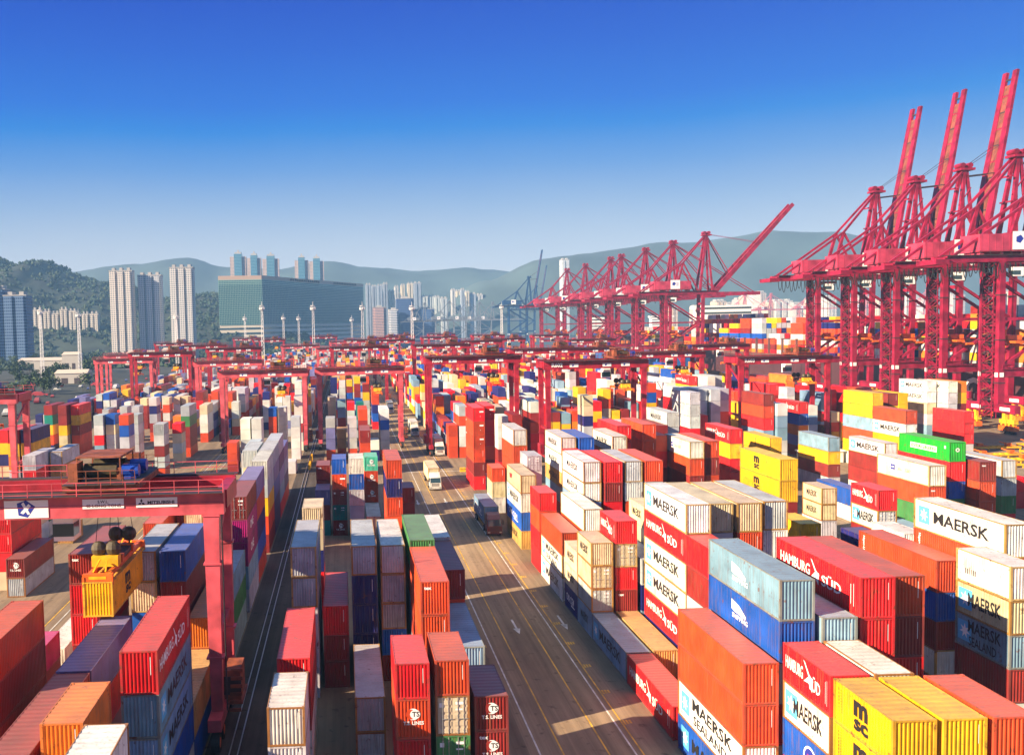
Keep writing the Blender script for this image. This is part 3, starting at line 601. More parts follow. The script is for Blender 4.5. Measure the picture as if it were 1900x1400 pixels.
def joined(L,h,marks,door):
    k=('j',L,h,marks,door)
    if k in _cm: return _cm[k]
    bm=bmesh.new()
    for me in [shell_mesh(L,h,marks),roof_mesh(L,h)]+([door_mesh(h,0,''),door_mesh(h,1,''),rod_mesh(h,0),rod_mesh(h,1)] if door else [front_mesh(h,marks)]): bm.from_mesh(me)
    f0=len(bm.faces); bm.from_mesh(frame_mesh(L,h)); bm.faces.ensure_lookup_table()
    for f in bm.faces[f0:]: f.material_index=len(CM)
    me=bpy.data.meshes.new('shipping_container'); bm.to_mesh(me); bm.free()
    for m in CM+[M_frame]: me.materials.append(m)
    _cm[k]=me; return me
def rod_mesh(h,side):
    k=('rod',h,side)
    if k in _cm: return _cm[k]
    mb=MB(); x0,x1=(.13,CW/2-.008) if side==0 else (CW/2+.008,CW-.13)
    for a in (.33,.72):
        x=x0+(x1-x0)*a; mb.cyl((x,.0,.14),(x,.0,h-.08),.026,6)
        for z in (.4,h*.5,h-.4): mb.box(x-.06,x+.06,-.01,.045,z-.04,z+.04)
        mb.box(x-.02,x+.32,-.03,-.005,h*.42,h*.42+.05)
    _cm[k]=mb.mesh('lock_rods',[M_steel]); return _cm[k]
rc=random.Random(11)
def jit(c,r=rc): 
    q=r.uniform(.82,1.12); return tuple(min(1,v*q*r.uniform(.94,1.06)) for v in c)
def frame_col(code,c):
    if code in 'wcgT' : return rc.choice([(.40,.20,.035),(.32,.13,.03),(.46,.30,.10),(.38,.22,.05)])
    if code=='G': return (.22,.24,.22)
    return tuple(v*.8+.012 for v in c)
MARKTXT=dict(M='black-lettered',A='black-lettered',m='black-lettered',H='white-lettered',S='black-lettered',v='black-lettered',C='white-lettered',Z='white-emblem',q='blue-emblem',Q='white-emblem',T='emblem-fronted',x='white-lettered',l='white-lettered',h='white-lettered',V='white-lettered',N='white-lettered',L='red-emblem',K='cooling-unit',D='door-end')
def cont_label(code,marks,L,tier,n,bay,row):
    sz='long' if L>8 else 'short'; mt=''
    for ch in 'VHMASZCQqTNmvDKLlxh':
        if ch in marks: mt=MARKTXT[ch]+' '; break
    tr='alone' if n==1 else 'topmost' if tier==0 else 'bottom' if tier==n-1 else nth(tier+1)+' down'
    return f"{sz} {CNAME[code]} {mt}container, {tr}, {'front' if bay==0 else nth(bay+1)} stack, {row}"
ROWT={'C':lambda k:f"{nth(6-k)} row left of road",'R':lambda k:f"{nth(k+1)} row right of road",'L':lambda k:f"{nth(k+1)} row left of rails"}
GRP={'C':'containers stacked left of the road','R':'containers stacked right of the road','L':'containers stacked left of the rails'}
def container(code,marks,L,h,loc,label,group,full=True,parent=None):
    c=jit(COL[code]); fc=frame_col(code,c); door='D' in marks; mk=marks.replace('D','')
    if full:
        t=thing('shipping_container',label,'container',loc,group); t.color=c+(1,)
        link('side_walls',shell_mesh(L,h,mk),t,c); link('roof',roof_mesh(L,h),t,c); link('corner_frame',frame_mesh(L,h),t,fc)
        if door:
            
            for sd in (0,1): link('lock_rods',rod_mesh(h,sd),link('door',door_mesh(h,sd,''),t,c))
        else: link('front_wall',front_mesh(h,mk),t,c)
    else:
        t=link('shipping_container',joined(L,h,mk,door),None,c,loc); tag(t,label,'container',group)
    return t
class Mass:
    def __init__(s): s.v=[]; s.f=[]; s.c=[]
    def box(s,x,y,z,L,h,c,W=CW):
        b=len(s.v); x0,x1,y0,y1,z0,z1=x+.03,x+W-.03,y+.03,y+L-.03,z+.02,z+h-.03
        s.v+=[(p,q,r) for p in (x0,x1) for q in (y0,y1) for r in (z0,z1)]
        s.f+=[tuple(b+i for i in q) for q in ((0,1,3,2),(4,6,7,5),(0,4,5,1),(2,3,7,6),(1,5,7,3))]; s.c+=[c]*5
mass=Mass()
DATA="""-15.00 37.61 0 4S w -
-15.00 37.61 2.591 4S o -
-15.00 37.61 5.182 4S P -
-15.00 37.61 7.773 4S P -
-15.00 37.61 10.364 4H w F L0 0 5 0
-17.80 50.74 0 2S o -
-17.80 50.74 2.591 2S c -
-17.80 50.74 5.182 2S P -
-17.80 50.74 7.773 2S T -
-17.80 50.74 10.364 2S O F L1 0 5 0
-5.60 57.26 0 2H G -
-5.60 57.26 2.896 2S c -
-5.60 57.26 5.487 2S w J C0 1 4 0
-5.60 57.26 8.078 2S w F C0 0 4 0
-26.20 57.62 0 4H n -
-26.20 57.62 2.896 4H y -
-26.20 57.62 5.792 4H b J L4 2 5 0
-26.20 57.62 8.688 4H b F L4 1 5 0
-26.20 57.62 11.584 4H o F L4 0 5 0
-15.00 57.76 0 4H g -
-15.00 57.76 2.896 4H B F L0 3 5 1
-15.00 57.76 5.792 4H G:M F L0 2 5 1
-15.00 57.76 8.688 4H G:M F L0 1 5 1
-15.00 57.76 11.584 4H r:H F L0 0 5 1
26.50 59.69 0 4H B:M F R0 3 4 0
26.50 59.69 2.896 4H w:A F R0 2 4 0
26.50 59.69 5.792 4H o F R0 1 4 0
26.50 59.69 8.688 4H o F R0 0 4 0
29.30 60.34 0 4S G -
29.30 60.34 2.591 4H w -
29.30 60.34 5.487 4H r -
29.30 60.34 8.383 4H w -
29.30 60.34 11.279 4H B:Z F R1 1 6 2
29.30 60.34 14.175 4H G:Z F R1 0 6 2
34.90 60.34 0 4S r -
34.90 60.34 2.591 4H n -
34.90 60.34 5.487 4H g -
34.90 60.34 8.383 4H b -
34.90 60.34 11.279 4H r F R3 1 6 1
34.90 60.34 14.175 4H r:H F R3 0 6 1
37.70 61.47 0 4S w -
37.70 61.47 2.591 4S w -
37.70 61.47 5.182 4H w -
37.70 61.47 8.078 4H r J R4 2 6 0
37.70 61.47 10.974 4H b F R4 1 6 0
37.70 61.47 13.87 4H o F R4 0 6 0
-20.60 62.36 0 4H b -
-20.60 62.36 2.896 4H b -
-20.60 62.36 5.792 4H r J L2 1 4 1
-20.60 62.36 8.688 4H P F L2 0 4 1
2.95 62.52 0 2H n -
2.95 62.52 2.896 2H r F C3 2 4 0
2.95 62.52 5.792 2H o:T F C3 1 4 0
2.95 62.52 8.688 2S r F C3 0 4 0
5.80 62.91 0 2H g -
5.80 62.91 2.896 2H e:D F C4 2 4 0
5.80 62.91 5.792 2H c:D F C4 1 4 0
5.80 62.91 8.688 2S o F C4 0 4 0
8.65 63.42 0 2H B -
8.65 63.42 2.896 2H b:Tx F C5 1 3 0
8.65 63.42 5.792 2S b:T F C5 0 3 0
48.90 64.96 0 2H g -
48.90 64.96 2.896 2H w -
48.90 64.96 5.792 2S b F R8 3 6 0
48.90 64.96 8.383 2S G:A F R8 2 6 0
48.90 64.96 10.974 2S c:M F R8 1 6 0
48.90 64.96 13.565 2S w:R F R8 0 6 0
-5.60 65.94 0 4S c -
-5.60 65.94 2.591 4S w J C0 2 4 1
-5.60 65.94 5.182 4S b J C0 1 4 1
-5.60 65.94 7.773 4H r F C0 0 4 1
0.10 70.85 0 4S g F C2 1 2 0
0.10 70.85 2.591 4H g F C2 0 2 0
26.50 73.11 0 4H r:H F R0 0 1 1
54.50 73.11 0 4H o -
54.50 73.11 2.896 4H w -
54.50 73.11 5.792 4H b -
54.50 73.11 8.688 4H n -
54.50 73.11 11.584 4H o:h F R10 1 6 0
54.50 73.11 14.48 4H w:M F R10 0 6 0
8.65 74.31 0 4S G -
8.65 74.31 2.591 4S o -
8.65 74.31 5.182 4H G F C5 0 3 1
5.80 74.80 0 4S b -
5.80 74.80 2.591 4S g -
5.80 74.80 5.182 4S o -
5.80 74.80 7.773 4H o F C4 1 5 1
5.80 74.80 10.669 4H o:x F C4 0 5 1
51.70 77.59 0 4S n -
51.70 77.59 2.591 4S w F R9 3 5 0
51.70 77.59 5.182 4S b F R9 2 5 0
51.70 77.59 7.773 4S B F R9 1 5 0
51.70 77.59 10.364 4H o:h F R9 0 5 0
-17.80 84.18 0 4H g -
-17.80 84.18 2.896 4H w -
-17.80 84.18 5.792 4H b -
-17.80 84.18 8.688 4H b F L1 1 5 1
-17.80 84.18 11.584 4H B F L1 0 5 1
-26.20 84.19 0 4H w -
-26.20 84.19 2.896 4H b -
-26.20 84.19 5.792 4H r F L4 2 5 1
-26.20 84.19 8.688 4H r F L4 1 5 1
-26.20 84.19 11.584 4H b:x F L4 0 5 1
-5.60 84.36 0 4H g J C0 4 5 2
-5.60 84.36 2.896 4H g J C0 3 5 2
-5.60 84.36 5.792 4H g -
-5.60 84.36 8.688 4H g F C0 1 5 2
-5.60 84.36 11.584 4H g F C0 0 5 2
-20.60 84.37 0 4H g -
-20.60 84.37 2.896 4H g -
-20.60 84.37 5.792 4H B -
-20.60 84.37 8.688 4H c F L2 1 5 2
-20.60 84.37 11.584 4H g F L2 0 5 2
-31.80 84.52 0 2S b -
-31.80 84.52 2.591 2S p J L6 0 2 0
32.10 84.88 0 4H n -
32.10 84.88 2.896 4H r:H F R2 4 6 4
32.10 84.88 5.792 4H w:M F R2 3 6 4
32.10 84.88 8.688 4H w:M F R2 2 6 4
32.10 84.88 11.584 4H r:H F R2 1 6 4
32.10 84.88 14.48 4H w:M F R2 0 6 4
5.80 87.11 0 4S w -
5.80 87.11 2.591 4H g -
5.80 87.11 5.487 4H G -
5.80 87.11 8.383 4H o -
5.80 87.11 11.279 4H e F C4 0 5 2
26.50 85.65 0 4H G:M F R0 0 1 2
8.65 86.62 0 4S g -
8.65 86.62 2.591 4H r -
8.65 86.62 5.487 4H o -
8.65 86.62 8.383 4H b F C5 0 4 2
29.30 86.01 0 4H T F R1 0 1 3
37.70 86.32 0 4S g -
37.70 86.32 2.591 4H o -
37.70 86.32 5.487 4H b -
37.70 86.32 8.383 4H c -
37.70 86.32 11.279 4H o J R4 1 6 2
37.70 86.32 14.175 4H c F R4 0 6 2
34.90 86.42 0 4S b -
34.90 86.42 2.591 4H g -
34.90 86.42 5.487 4H w -
34.90 86.42 8.383 4H r -
34.90 86.42 11.279 4H g -
34.90 86.42 14.175 4H c F R3 0 6 3
-2.75 86.59 0 4S b F C1 2 3 0
-2.75 86.59 2.591 4S b F C1 1 3 0
-2.75 86.59 5.182 4H r F C1 0 3 0
0.10 86.61 0 4S c -
0.10 86.61 2.591 4S n J C2 3 5 1
0.10 86.61 5.182 4H n F C2 2 5 1
0.10 86.61 8.078 4H n F C2 1 5 1
0.10 86.61 10.974 4H g F C2 0 5 1
40.50 86.83 0 4S g -
40.50 86.83 2.591 4H r -
40.50 86.83 5.487 4H o -
40.50 86.83 8.383 4H o -
40.50 86.83 11.279 4H w J R5 1 6 0
40.50 86.83 14.175 4H g F R5 0 6 0
2.95 87.85 0 4S b J C3 4 5 1
2.95 87.85 2.591 4S B J C3 3 5 1
2.95 87.85 5.182 4S g F C3 2 5 1
2.95 87.85 7.773 4H g F C3 1 5 1
2.95 87.85 10.669 4H w F C3 0 5 1
-31.80 91.85 0 4H w J L6 0 1 1
60.10 95.76 0 2H w -
60.10 95.76 2.896 2H r -
60.10 95.76 5.792 2H w -
60.10 95.76 8.688 2S w J R12 0 4 0
26.50 97.96 0 2H G:m J R0 3 4 3
26.50 97.96 2.896 2S g:D F R0 2 4 3
26.50 97.96 5.487 2S c:D F R0 1 4 3
26.50 97.96 8.078 2S c:m F R0 0 4 3
8.65 98.93 0 4H b -
8.65 98.93 2.896 4H g -
8.65 98.93 5.792 4H g -
8.65 98.93 8.688 4H w J C5 0 4 3
29.30 98.32 0 2S o -
29.30 98.32 2.591 2S b:x J R1 3 5 4
29.30 98.32 5.182 2S r F R1 2 5 4
29.30 98.32 7.773 2S c:D F R1 1 5 4
29.30 98.32 10.364 2S r:H F R1 0 5 4
51.70 101.65 0 2H w -
51.70 101.65 2.896 2H r -
51.70 101.65 5.792 2H b -
51.70 101.65 8.688 2S y F R9 0 4 2
26.50 104.14 0 2H n:C J R0 2 3 4
26.50 104.14 2.896 2S c:m J R0 1 3 4
26.50 104.14 5.487 2S c:m J R0 0 3 4
-5.60 107.44 0 2H r -
-5.60 107.44 2.896 2H r -
-5.60 107.44 5.792 2S n -
-5.60 107.44 8.383 2S c -
-5.60 107.44 10.974 2S c J C0 0 5 3
65.70 109.94 0 2H G -
65.70 109.94 2.896 2S y -
65.70 109.94 5.487 2S b -
65.70 109.94 8.078 2S w:MD F R14 1 5 0
65.70 109.94 10.669 2S r:H F R14 0 5 0
29.30 111.61 0 4H y -
29.30 111.61 2.896 4H w -
29.30 111.61 5.792 4H o -
29.30 111.61 8.688 4H w F R1 0 4 5
26.50 111.63 0 4H w:M J R0 2 3 5
26.50 111.63 2.896 4H w:A F R0 1 3 5
26.50 111.63 5.792 4H o F R0 0 3 5
-26.20 114.89 0 4S w -
-26.20 114.89 2.591 4S n -
-26.20 114.89 5.182 4S P -
-26.20 114.89 7.773 4H o F L4 0 4 2
57.30 118.14 0 4S r -
57.30 118.14 2.591 4S w -
57.30 118.14 5.182 4S b -
57.30 118.14 7.773 4S b -
57.30 118.14 10.364 4H y:S F R11 1 6 1
57.30 118.14 13.26 4H y:S F R11 0 6 1
29.30 132.17 0 2H y -
29.30 132.17 2.896 2S y -
79.70 121.54 0 4S o -
79.70 121.54 2.591 4H w -
79.70 121.54 5.487 4H e:W J R19 2 5 0
79.70 121.54 8.383 4H o:x F R19 1 5 0
79.70 121.54 11.279 4H w:q F R19 0 5 0
34.90 121.76 0 4S r -
34.90 121.76 2.591 4S G -
34.90 121.76 5.182 4S o -
34.90 121.76 7.773 4S r -
34.90 121.76 10.364 4S b J R3 1 6 6
34.90 121.76 12.955 4H r F R3 0 6 6
40.50 121.88 0 4S r -
40.50 121.88 2.591 4S w -
40.50 121.88 5.182 4S r -
40.50 121.88 7.773 4S r -
40.50 121.88 10.364 4S g -
40.50 121.88 12.955 4H o F R5 0 6 1
37.70 121.97 0 4S b -
37.70 121.97 2.591 4S w -
37.70 121.97 5.182 4S w -
37.70 121.97 7.773 4S o -
37.70 121.97 10.364 4S g J R4 1 6 3
37.70 121.97 12.955 4H g F R4 0 6 3
32.10 122.22 0 4S w -
32.10 122.22 2.591 4S b -
32.10 122.22 5.182 4S r -
32.10 122.22 7.773 4S G -
32.10 122.22 10.364 4S w:m F R2 1 6 6
32.10 122.22 12.955 4H w:m F R2 0 6 6
-23.40 123.07 0 4S r -
-23.40 123.07 2.591 4S g -
-23.40 123.07 5.182 4H y -
-23.40 123.07 8.078 4H b J L3 0 4 2
-48.60 123.99 0 4S c -
-48.60 123.99 2.591 4S r -
-48.60 123.99 5.182 4S r F L12 1 4 0
-48.60 123.99 7.773 4H r F L12 0 4 0
26.50 124.73 0 2H r -
26.50 124.73 2.896 2H r J R0 2 4 6
26.50 124.73 5.792 2H o J R0 1 4 6
26.50 124.73 8.688 2S r F R0 0 4 6
76.90 120.90 0 2H y -
76.90 120.90 2.896 2H G -
29.30 138.53 0 2H c -
29.30 138.53 2.896 2H r -
-20.60 112.83 0 2S g -
-20.60 112.83 2.591 2S b -
-20.60 112.83 5.182 2S g -
-20.60 112.83 7.773 2S c -
-20.60 112.83 10.364 2S c F L2 0 5 4
90.90 127.26 0 4S b -
90.90 127.26 2.591 4S w -
90.90 127.26 5.182 4S o J R23 2 5 0
90.90 127.26 7.773 4H o F R23 1 5 0
90.90 127.26 10.669 4H b:x F R23 0 5 0
88.10 129.72 0 4S y -
88.10 129.72 2.591 4S g -
88.10 129.72 5.182 4S e -
88.10 129.72 7.773 4S B J R22 2 6 0
88.10 129.72 10.364 4H r F R22 1 6 0
88.10 129.72 13.26 4H E:V F R22 0 6 0
-45.80 120.60 0 4S g F L11 1 2 0
-45.80 120.60 2.591 4S b:T F L11 0 2 0
26.50 138.01 0 4H T:m J R0 3 4 7
26.50 138.01 2.896 4H B:C J R0 2 4 7
26.50 138.01 5.792 4H w:M J R0 1 4 7
26.50 138.01 8.688 4H c:L F R0 0 4 7
5.80 138.05 0 4H o -
5.80 138.05 2.896 4H o -
5.80 138.05 5.792 4H o J C4 2 5 3
5.80 138.05 8.688 4H n J C4 1 5 3
5.80 138.05 11.584 4H o:d F C4 0 5 3
74.10 139.02 0 2H g J R17 2 3 0
74.10 139.02 2.896 2S c:m F R17 1 3 0
74.10 139.02 5.487 2S c:m F R17 0 3 0
-15.00 140.57 0 4H b -
-15.00 140.57 2.896 4H o -
-15.00 140.57 5.792 4H y -
-15.00 140.57 8.688 4H g -
-15.00 140.57 11.584 4H w J L0 0 5 7
104.90 141.79 0 4S r -
104.90 141.79 2.591 4H e J R28 2 4 0
104.90 141.79 5.487 4H g J R28 1 4 0
104.90 141.79 8.383 4H g F R28 0 4 0
37.70 146.02 0 4S o -
37.70 146.02 2.591 4S o -
37.70 146.02 5.182 4S n -
37.70 146.02 7.773 4S r -
37.70 146.02 10.364 4H g -
37.70 146.02 13.26 4H B J R4 0 6 4
43.30 146.50 0 4S w -
43.30 146.50 2.591 4S y -
43.30 146.50 5.182 4S b -
43.30 146.50 7.773 4S n -
43.30 146.50 10.364 4H b -
43.30 146.50 13.26 4H w:m F R6 0 6 0
34.90 146.60 0 4S n -
34.90 146.60 2.591 4S r -
34.90 146.60 5.182 4S G -
34.90 146.60 7.773 4S T:m J R3 2 6 8
34.90 146.60 10.364 4H w:m J R3 1 6 8
34.90 146.60 13.26 4H w:m F R3 0 6 8
29.30 146.88 0 2H G -
29.30 146.88 2.896 2S o -
29.30 146.88 5.487 2S n -
29.30 146.88 8.078 2S g -
29.30 146.88 10.669 2S g:D J R1 0 5 8
0.10 147.21 0 2H g -
0.10 147.21 2.896 2H G -
0.10 147.21 5.792 2S g J C2 2 5 2
0.10 147.21 8.383 2S B J C2 1 5 2
0.10 147.21 10.974 2S w J C2 0 5 2
85.30 149.68 0 4S w J R21 1 2 0
85.30 149.68 2.591 4H B J R21 0 2 0
57.30 149.69 0 4H r -
57.30 149.69 2.896 4H w -
57.30 149.69 5.792 4H b J R11 2 5 2
57.30 149.69 8.688 4H o F R11 1 5 2
57.30 149.69 11.584 4H w:q F R11 0 5 2
60.10 150.26 0 4H g -
60.10 150.26 2.896 4H r -
60.10 150.26 5.792 4H o -
60.10 150.26 8.688 4H b J R12 1 5 1
60.10 150.26 11.584 4H o J R12 0 5 1
-54.20 150.49 0 2H w -
-54.20 150.49 2.896 2S c -
-48.60 151.01 0 2H T:l F L12 0 1 1
-2.75 151.09 0 2S b:T J C1 4 5 1
-2.75 151.09 2.591 2S t:D J C1 3 5 1
-2.75 151.09 5.182 2S b:D J C1 2 5 1
-2.75 151.09 7.773 2S o:l J C1 1 5 1
-2.75 151.09 10.364 2S B J C1 0 5 1
8.65 151.10 0 2S B -
8.65 151.10 2.591 2S b -
8.65 151.10 5.182 2S b J C5 0 3 4
-5.60 151.41 0 2S t -
-5.60 151.41 2.591 2S b -
-5.60 151.41 5.182 2S P J C0 0 3 4
2.95 151.93 0 4H w J C3 0 1 2
-54.20 156.67 0 2S w -
-54.20 156.67 2.591 2S e:x J L14 0 2 1
46.10 153.31 0 4S r -
46.10 153.31 2.591 4H w -
46.10 153.31 5.487 4H r -
46.10 153.31 8.383 4H o -
46.10 153.31 11.279 4H r -
46.10 153.31 14.175 4H r J R7 0 6 0
-5.60 157.59 0 2H c -
-5.60 157.59 2.896 2H n -
-5.60 157.59 5.792 2S b -
-5.60 157.59 8.383 2S b:x J C0 0 4 5
118.90 156.95 0 2H r -
118.90 156.95 2.896 2S r -
51.70 157.07 0 4S w -
51.70 157.07 2.591 4S o -
51.70 157.07 5.182 4H b -
51.70 157.07 8.078 4H r -
51.70 157.07 10.974 4H o J R9 1 6 3
51.70 157.07 13.87 4H o F R9 0 6 3
29.30 158.80 0 4S o -
29.30 158.80 2.591 4S w -
29.30 158.80 5.182 4S n -
29.30 158.80 7.773 4S o -
29.30 158.80 10.364 4H o J R1 1 6 9
29.30 158.80 13.26 4H w F R1 0 6 9
54.50 159.28 0 4H w -
54.50 159.28 2.896 4H b -
54.50 159.28 5.792 4H b -
54.50 159.28 8.688 4H r -
54.50 159.28 11.584 4H o -
2.95 164.24 0 2H g -
2.95 164.24 2.896 2H o:T J C3 2 4 3
2.95 164.24 5.792 2H o:T J C3 1 4 3
2.95 164.24 8.688 2S m:T J C3 0 4 3
99.30 164.17 0 4S w -
99.30 164.17 2.591 4H b J R26 2 4 0
99.30 164.17 5.487 4H b J R26 1 4 0
99.30 164.17 8.383 4H w:M F R26 0 4 0
26.50 165.63 0 2H w J R0 2 3 8
26.50 165.63 2.896 2H c J R0 1 3 8
26.50 165.63 5.792 2S o J R0 0 3 8
74.10 173.01 0 4S o -
74.10 173.01 2.591 4S r -
74.10 173.01 5.182 4S r J R17 2 5 1
74.10 173.01 7.773 4H y J R17 1 5 1
74.10 173.01 10.669 4H r:H F R17 0 5 1
-20.60 175.05 0 2H g -
-20.60 175.05 2.896 2H c -
-20.60 175.05 5.792 2S g -
-20.60 175.05 8.383 2S g -
-62.60 175.67 0 4H P -
-62.60 175.67 2.896 4H g J L17 2 4 0
-62.60 175.67 5.792 4H r J L17 1 4 0
-62.60 175.67 8.688 4H g J L17 0 4 0
62.90 176.24 0 4S w -
62.90 176.24 2.591 4S y -
62.90 176.24 5.182 4H o -
62.90 176.24 8.078 4H g -
62.90 176.24 10.974 4H g -
62.90 176.24 13.87 4H g:m J R13 0 6 0
-20.60 181.23 0 4H r -
-20.60 181.23 2.896 4H g -
-20.60 181.23 5.792 4H y -
-20.60 181.23 8.688 4H g -
96.50 178.64 0 4S g J R25 3 4 0
96.50 178.64 2.591 4S b F R25 2 4 0
96.50 178.64 5.182 4S y F R25 1 4 0
96.50 178.64 7.773 4H G F R25 0 4 0
85.30 180.13 0 4S r -
85.30 180.13 2.591 4S G -
85.30 180.13 5.182 4S y -
85.30 180.13 7.773 4H y:v F R21 0 4 1
57.30 181.10 0 4S o -
57.30 181.10 2.591 4S r -
57.30 181.10 5.182 4H b -
57.30 181.10 8.078 4H o -
57.30 181.10 10.974 4H g -
-59.80 183.13 0 4S r J L16 3 4 0
-59.80 183.13 2.591 4H g J L16 2 4 0
-59.80 183.13 5.487 4H T J L16 1 4 0
-59.80 183.13 8.383 4H g F L16 0 4 0
60.10 174.66 0 4H w -
60.10 174.66 2.896 4H b -
60.10 174.66 5.792 4H w -
60.10 174.66 8.688 4H o -
60.10 174.66 11.584 4H b -
118.90 189.18 0 4H n -
118.90 189.18 2.896 4H r -
118.90 189.18 5.792 4H y -
118.90 189.18 8.688 4H w:M J R33 1 5 1
118.90 189.18 11.584 4H o F R33 0 5 1
26.50 189.48 0 4H r J R0 5 6 9
26.50 189.48 2.896 4H b J R0 4 6 9
26.50 189.48 5.792 4H o J R0 3 6 9
26.50 189.48 8.688 4H o:l J R0 2 6 9
26.50 189.48 11.584 4H o:l J R0 1 6 9
26.50 189.48 14.48 4H r:l J R0 0 6 9
29.30 193.54 0 4H G -
29.30 193.54 2.896 4H b -
29.30 193.54 5.792 4H o -
29.30 193.54 8.688 4H r -
29.30 193.54 11.584 4H r -
29.30 193.54 14.48 4H r:l J R1 0 6 10
-73.80 198.60 0 4S b -
-73.80 198.60 2.591 4H g -
-73.80 198.60 5.487 4H O -
-73.80 198.60 8.383 4H y -
-73.80 198.60 11.279 4H r J L21 0 5 0
-71.00 198.79 0 4S P -
-71.00 198.79 2.591 4H w -
-71.00 198.79 5.487 4H o -
-71.00 198.79 8.383 4H y J L20 1 5 0
-71.00 198.79 11.279 4H n J L20 0 5 0
118.90 201.49 0 4H w -
118.90 201.49 2.896 4H y -
118.90 201.49 5.792 4H o J R33 3 6 2
118.90 201.49 8.688 4H G J R33 2 6 2
118.90 201.49 11.584 4H y J R33 1 6 2
118.90 201.49 14.48 4H y F R33 0 6 2
79.70 200.18 0 4H w -
-79.40 207.42 0 4S n -
-79.40 207.42 2.591 4S c -
-79.40 207.42 5.182 4S n -
-79.40 207.42 7.773 4S y -
-79.40 207.42 10.364 4H r -
34.90 208.52 0 2H r -
34.90 208.52 2.896 2H b -
34.90 208.52 5.792 2S w -
34.90 208.52 8.383 2S w -
34.90 208.52 10.974 2S w -
127.30 209.46 0 4S w -
127.30 209.46 2.591 4S y -
127.30 209.46 5.182 4S o -
127.30 209.46 7.773 4H G -
127.30 209.46 10.669 4H y -
127.30 209.46 13.565 4H b J R36 0 6 0
2.95 211.51 0 4S g -
2.95 211.51 2.591 4S b -
2.95 211.51 5.182 4S o -
2.95 211.51 7.773 4H b J C3 0 4 4
102.10 211.82 0 4H g -
102.10 211.82 2.896 4H g -
102.10 211.82 5.792 4H G -
102.10 211.82 8.688 4H G -
102.10 211.82 11.584 4H w -
88.10 212.45 0 2H g -
88.10 212.45 2.896 2S P -
99.30 212.95 0 4S w -
99.30 212.95 2.591 4S w -
99.30 212.95 5.182 4H G -
99.30 212.95 8.078 4H r J R26 2 6 1
99.30 212.95 10.974 4H o J R26 1 6 1
99.30 212.95 13.87 4H b J R26 0 6 1
-45.80 215.31 0 2S o -
-45.80 215.31 2.591 2S g -
-45.80 215.31 5.182 2S b -
-45.80 215.31 7.773 2S g -
-45.80 215.31 10.364 2S g J L11 0 5 1
88.10 218.63 0 2H r -
88.10 218.63 2.896 2S y -
88.10 218.63 5.487 2S y -
-15.00 217.28 0 2H w -
85.30 217.47 0 4H y -
85.30 217.47 2.896 4H G -
85.30 217.47 5.792 4H o -
85.30 217.47 8.688 4H r -
-29.00 218.03 0 2S b -
-29.00 218.03 2.591 2S o -
-29.00 218.03 5.182 2S o -
152.50 219.23 0 4S w -
152.50 219.23 2.591 4S r J R45 2 4 0
152.50 219.23 5.182 4S r J R45 1 4 0
152.50 219.23 7.773 4H r F R45 0 4 0
-23.40 222.03 0 2S y -
-23.40 222.03 2.591 2S b -
-23.40 222.03 5.182 2S g -
-23.40 222.03 7.773 2S w -
-23.40 222.03 10.364 2S w -
-26.20 222.76 0 2S b -
-26.20 222.76 2.591 2S P -
-26.20 222.76 5.182 2S g -
-26.20 222.76 7.773 2S w -
-26.20 222.76 10.364 2S w -
113.30 223.77 0 4S b -
113.30 223.77 2.591 4S P -
113.30 223.77 5.182 4S O -
113.30 223.77 7.773 4H B J R31 1 5 0
113.30 223.77 10.669 4H r:H J R31 0 5 0
93.70 225.17 0 4H r -
93.70 225.17 2.896 4H r -
93.70 225.17 5.792 4H o -
93.70 225.17 8.688 4H o -
93.70 225.17 11.584 4H g -
93.70 225.17 14.48 4H g -
-57.00 227.95 0 2H o -
-57.00 227.95 2.896 2H c -
-57.00 227.95 5.792 2H g -
-57.00 227.95 8.688 2H B -
-57.00 227.95 11.584 2S o -
60.10 228.19 0 2H r -
60.10 228.19 2.896 2H r -
60.10 228.19 5.792 2S g -
60.10 228.19 8.383 2S n -
60.10 228.19 10.974 2S c -
60.10 228.19 13.565 2S c -
85.30 229.78 0 4H w -
85.30 229.78 2.896 4H w -
85.30 229.78 5.792 4H r -
85.30 229.78 8.688 4H r -
85.30 229.78 11.584 4H r -
85.30 229.78 14.48 4H w -
90.90 223.60 0 4H G -
90.90 223.60 2.896 4H o -
90.90 223.60 5.792 4H w -
90.90 223.60 8.688 4H g -
90.90 223.60 11.584 4H g -
90.90 223.60 14.48 4H g -
158.10 230.09 0 4H b -
158.10 230.09 2.896 4H r -
158.10 230.09 5.792 4H r -
158.10 230.09 8.688 4H b -
158.10 230.09 11.584 4H y -
158.10 230.09 14.48 4H O -
88.10 224.81 0 4H r -
88.10 224.81 2.896 4H G -
88.10 224.81 5.792 4H r -
88.10 224.81 8.688 4H g -
88.10 224.81 11.584 4H g -
88.10 224.81 14.48 4H g -
82.50 215.28 0 4H w -
82.50 215.28 2.896 4H w -
82.50 215.28 5.792 4H r -
82.50 215.28 8.688 4H g J R20 2 6 0
82.50 215.28 11.584 4H g J R20 1 6 0
82.50 215.28 14.48 4H g J R20 0 6 0
144.10 232.40 0 4H o -
144.10 232.40 2.896 4H o -
144.10 232.40 5.792 4H G -
144.10 232.40 8.688 4H y -
144.10 232.40 11.584 4H y -
155.30 229.52 0 4H g -
155.30 229.52 2.896 4H g -
155.30 229.52 5.792 4H g -
155.30 229.52 8.688 4H g -
155.30 229.52 11.584 4H g J R46 1 6 0
155.30 229.52 14.48 4H w:m J R46 0 6 0
5.80 234.22 0 2H n -
5.80 234.22 2.896 2S w -
2.95 234.32 0 4S o -
2.95 234.32 2.591 4S n -
2.95 234.32 5.182 4S b -
2.95 234.32 7.773 4H b -
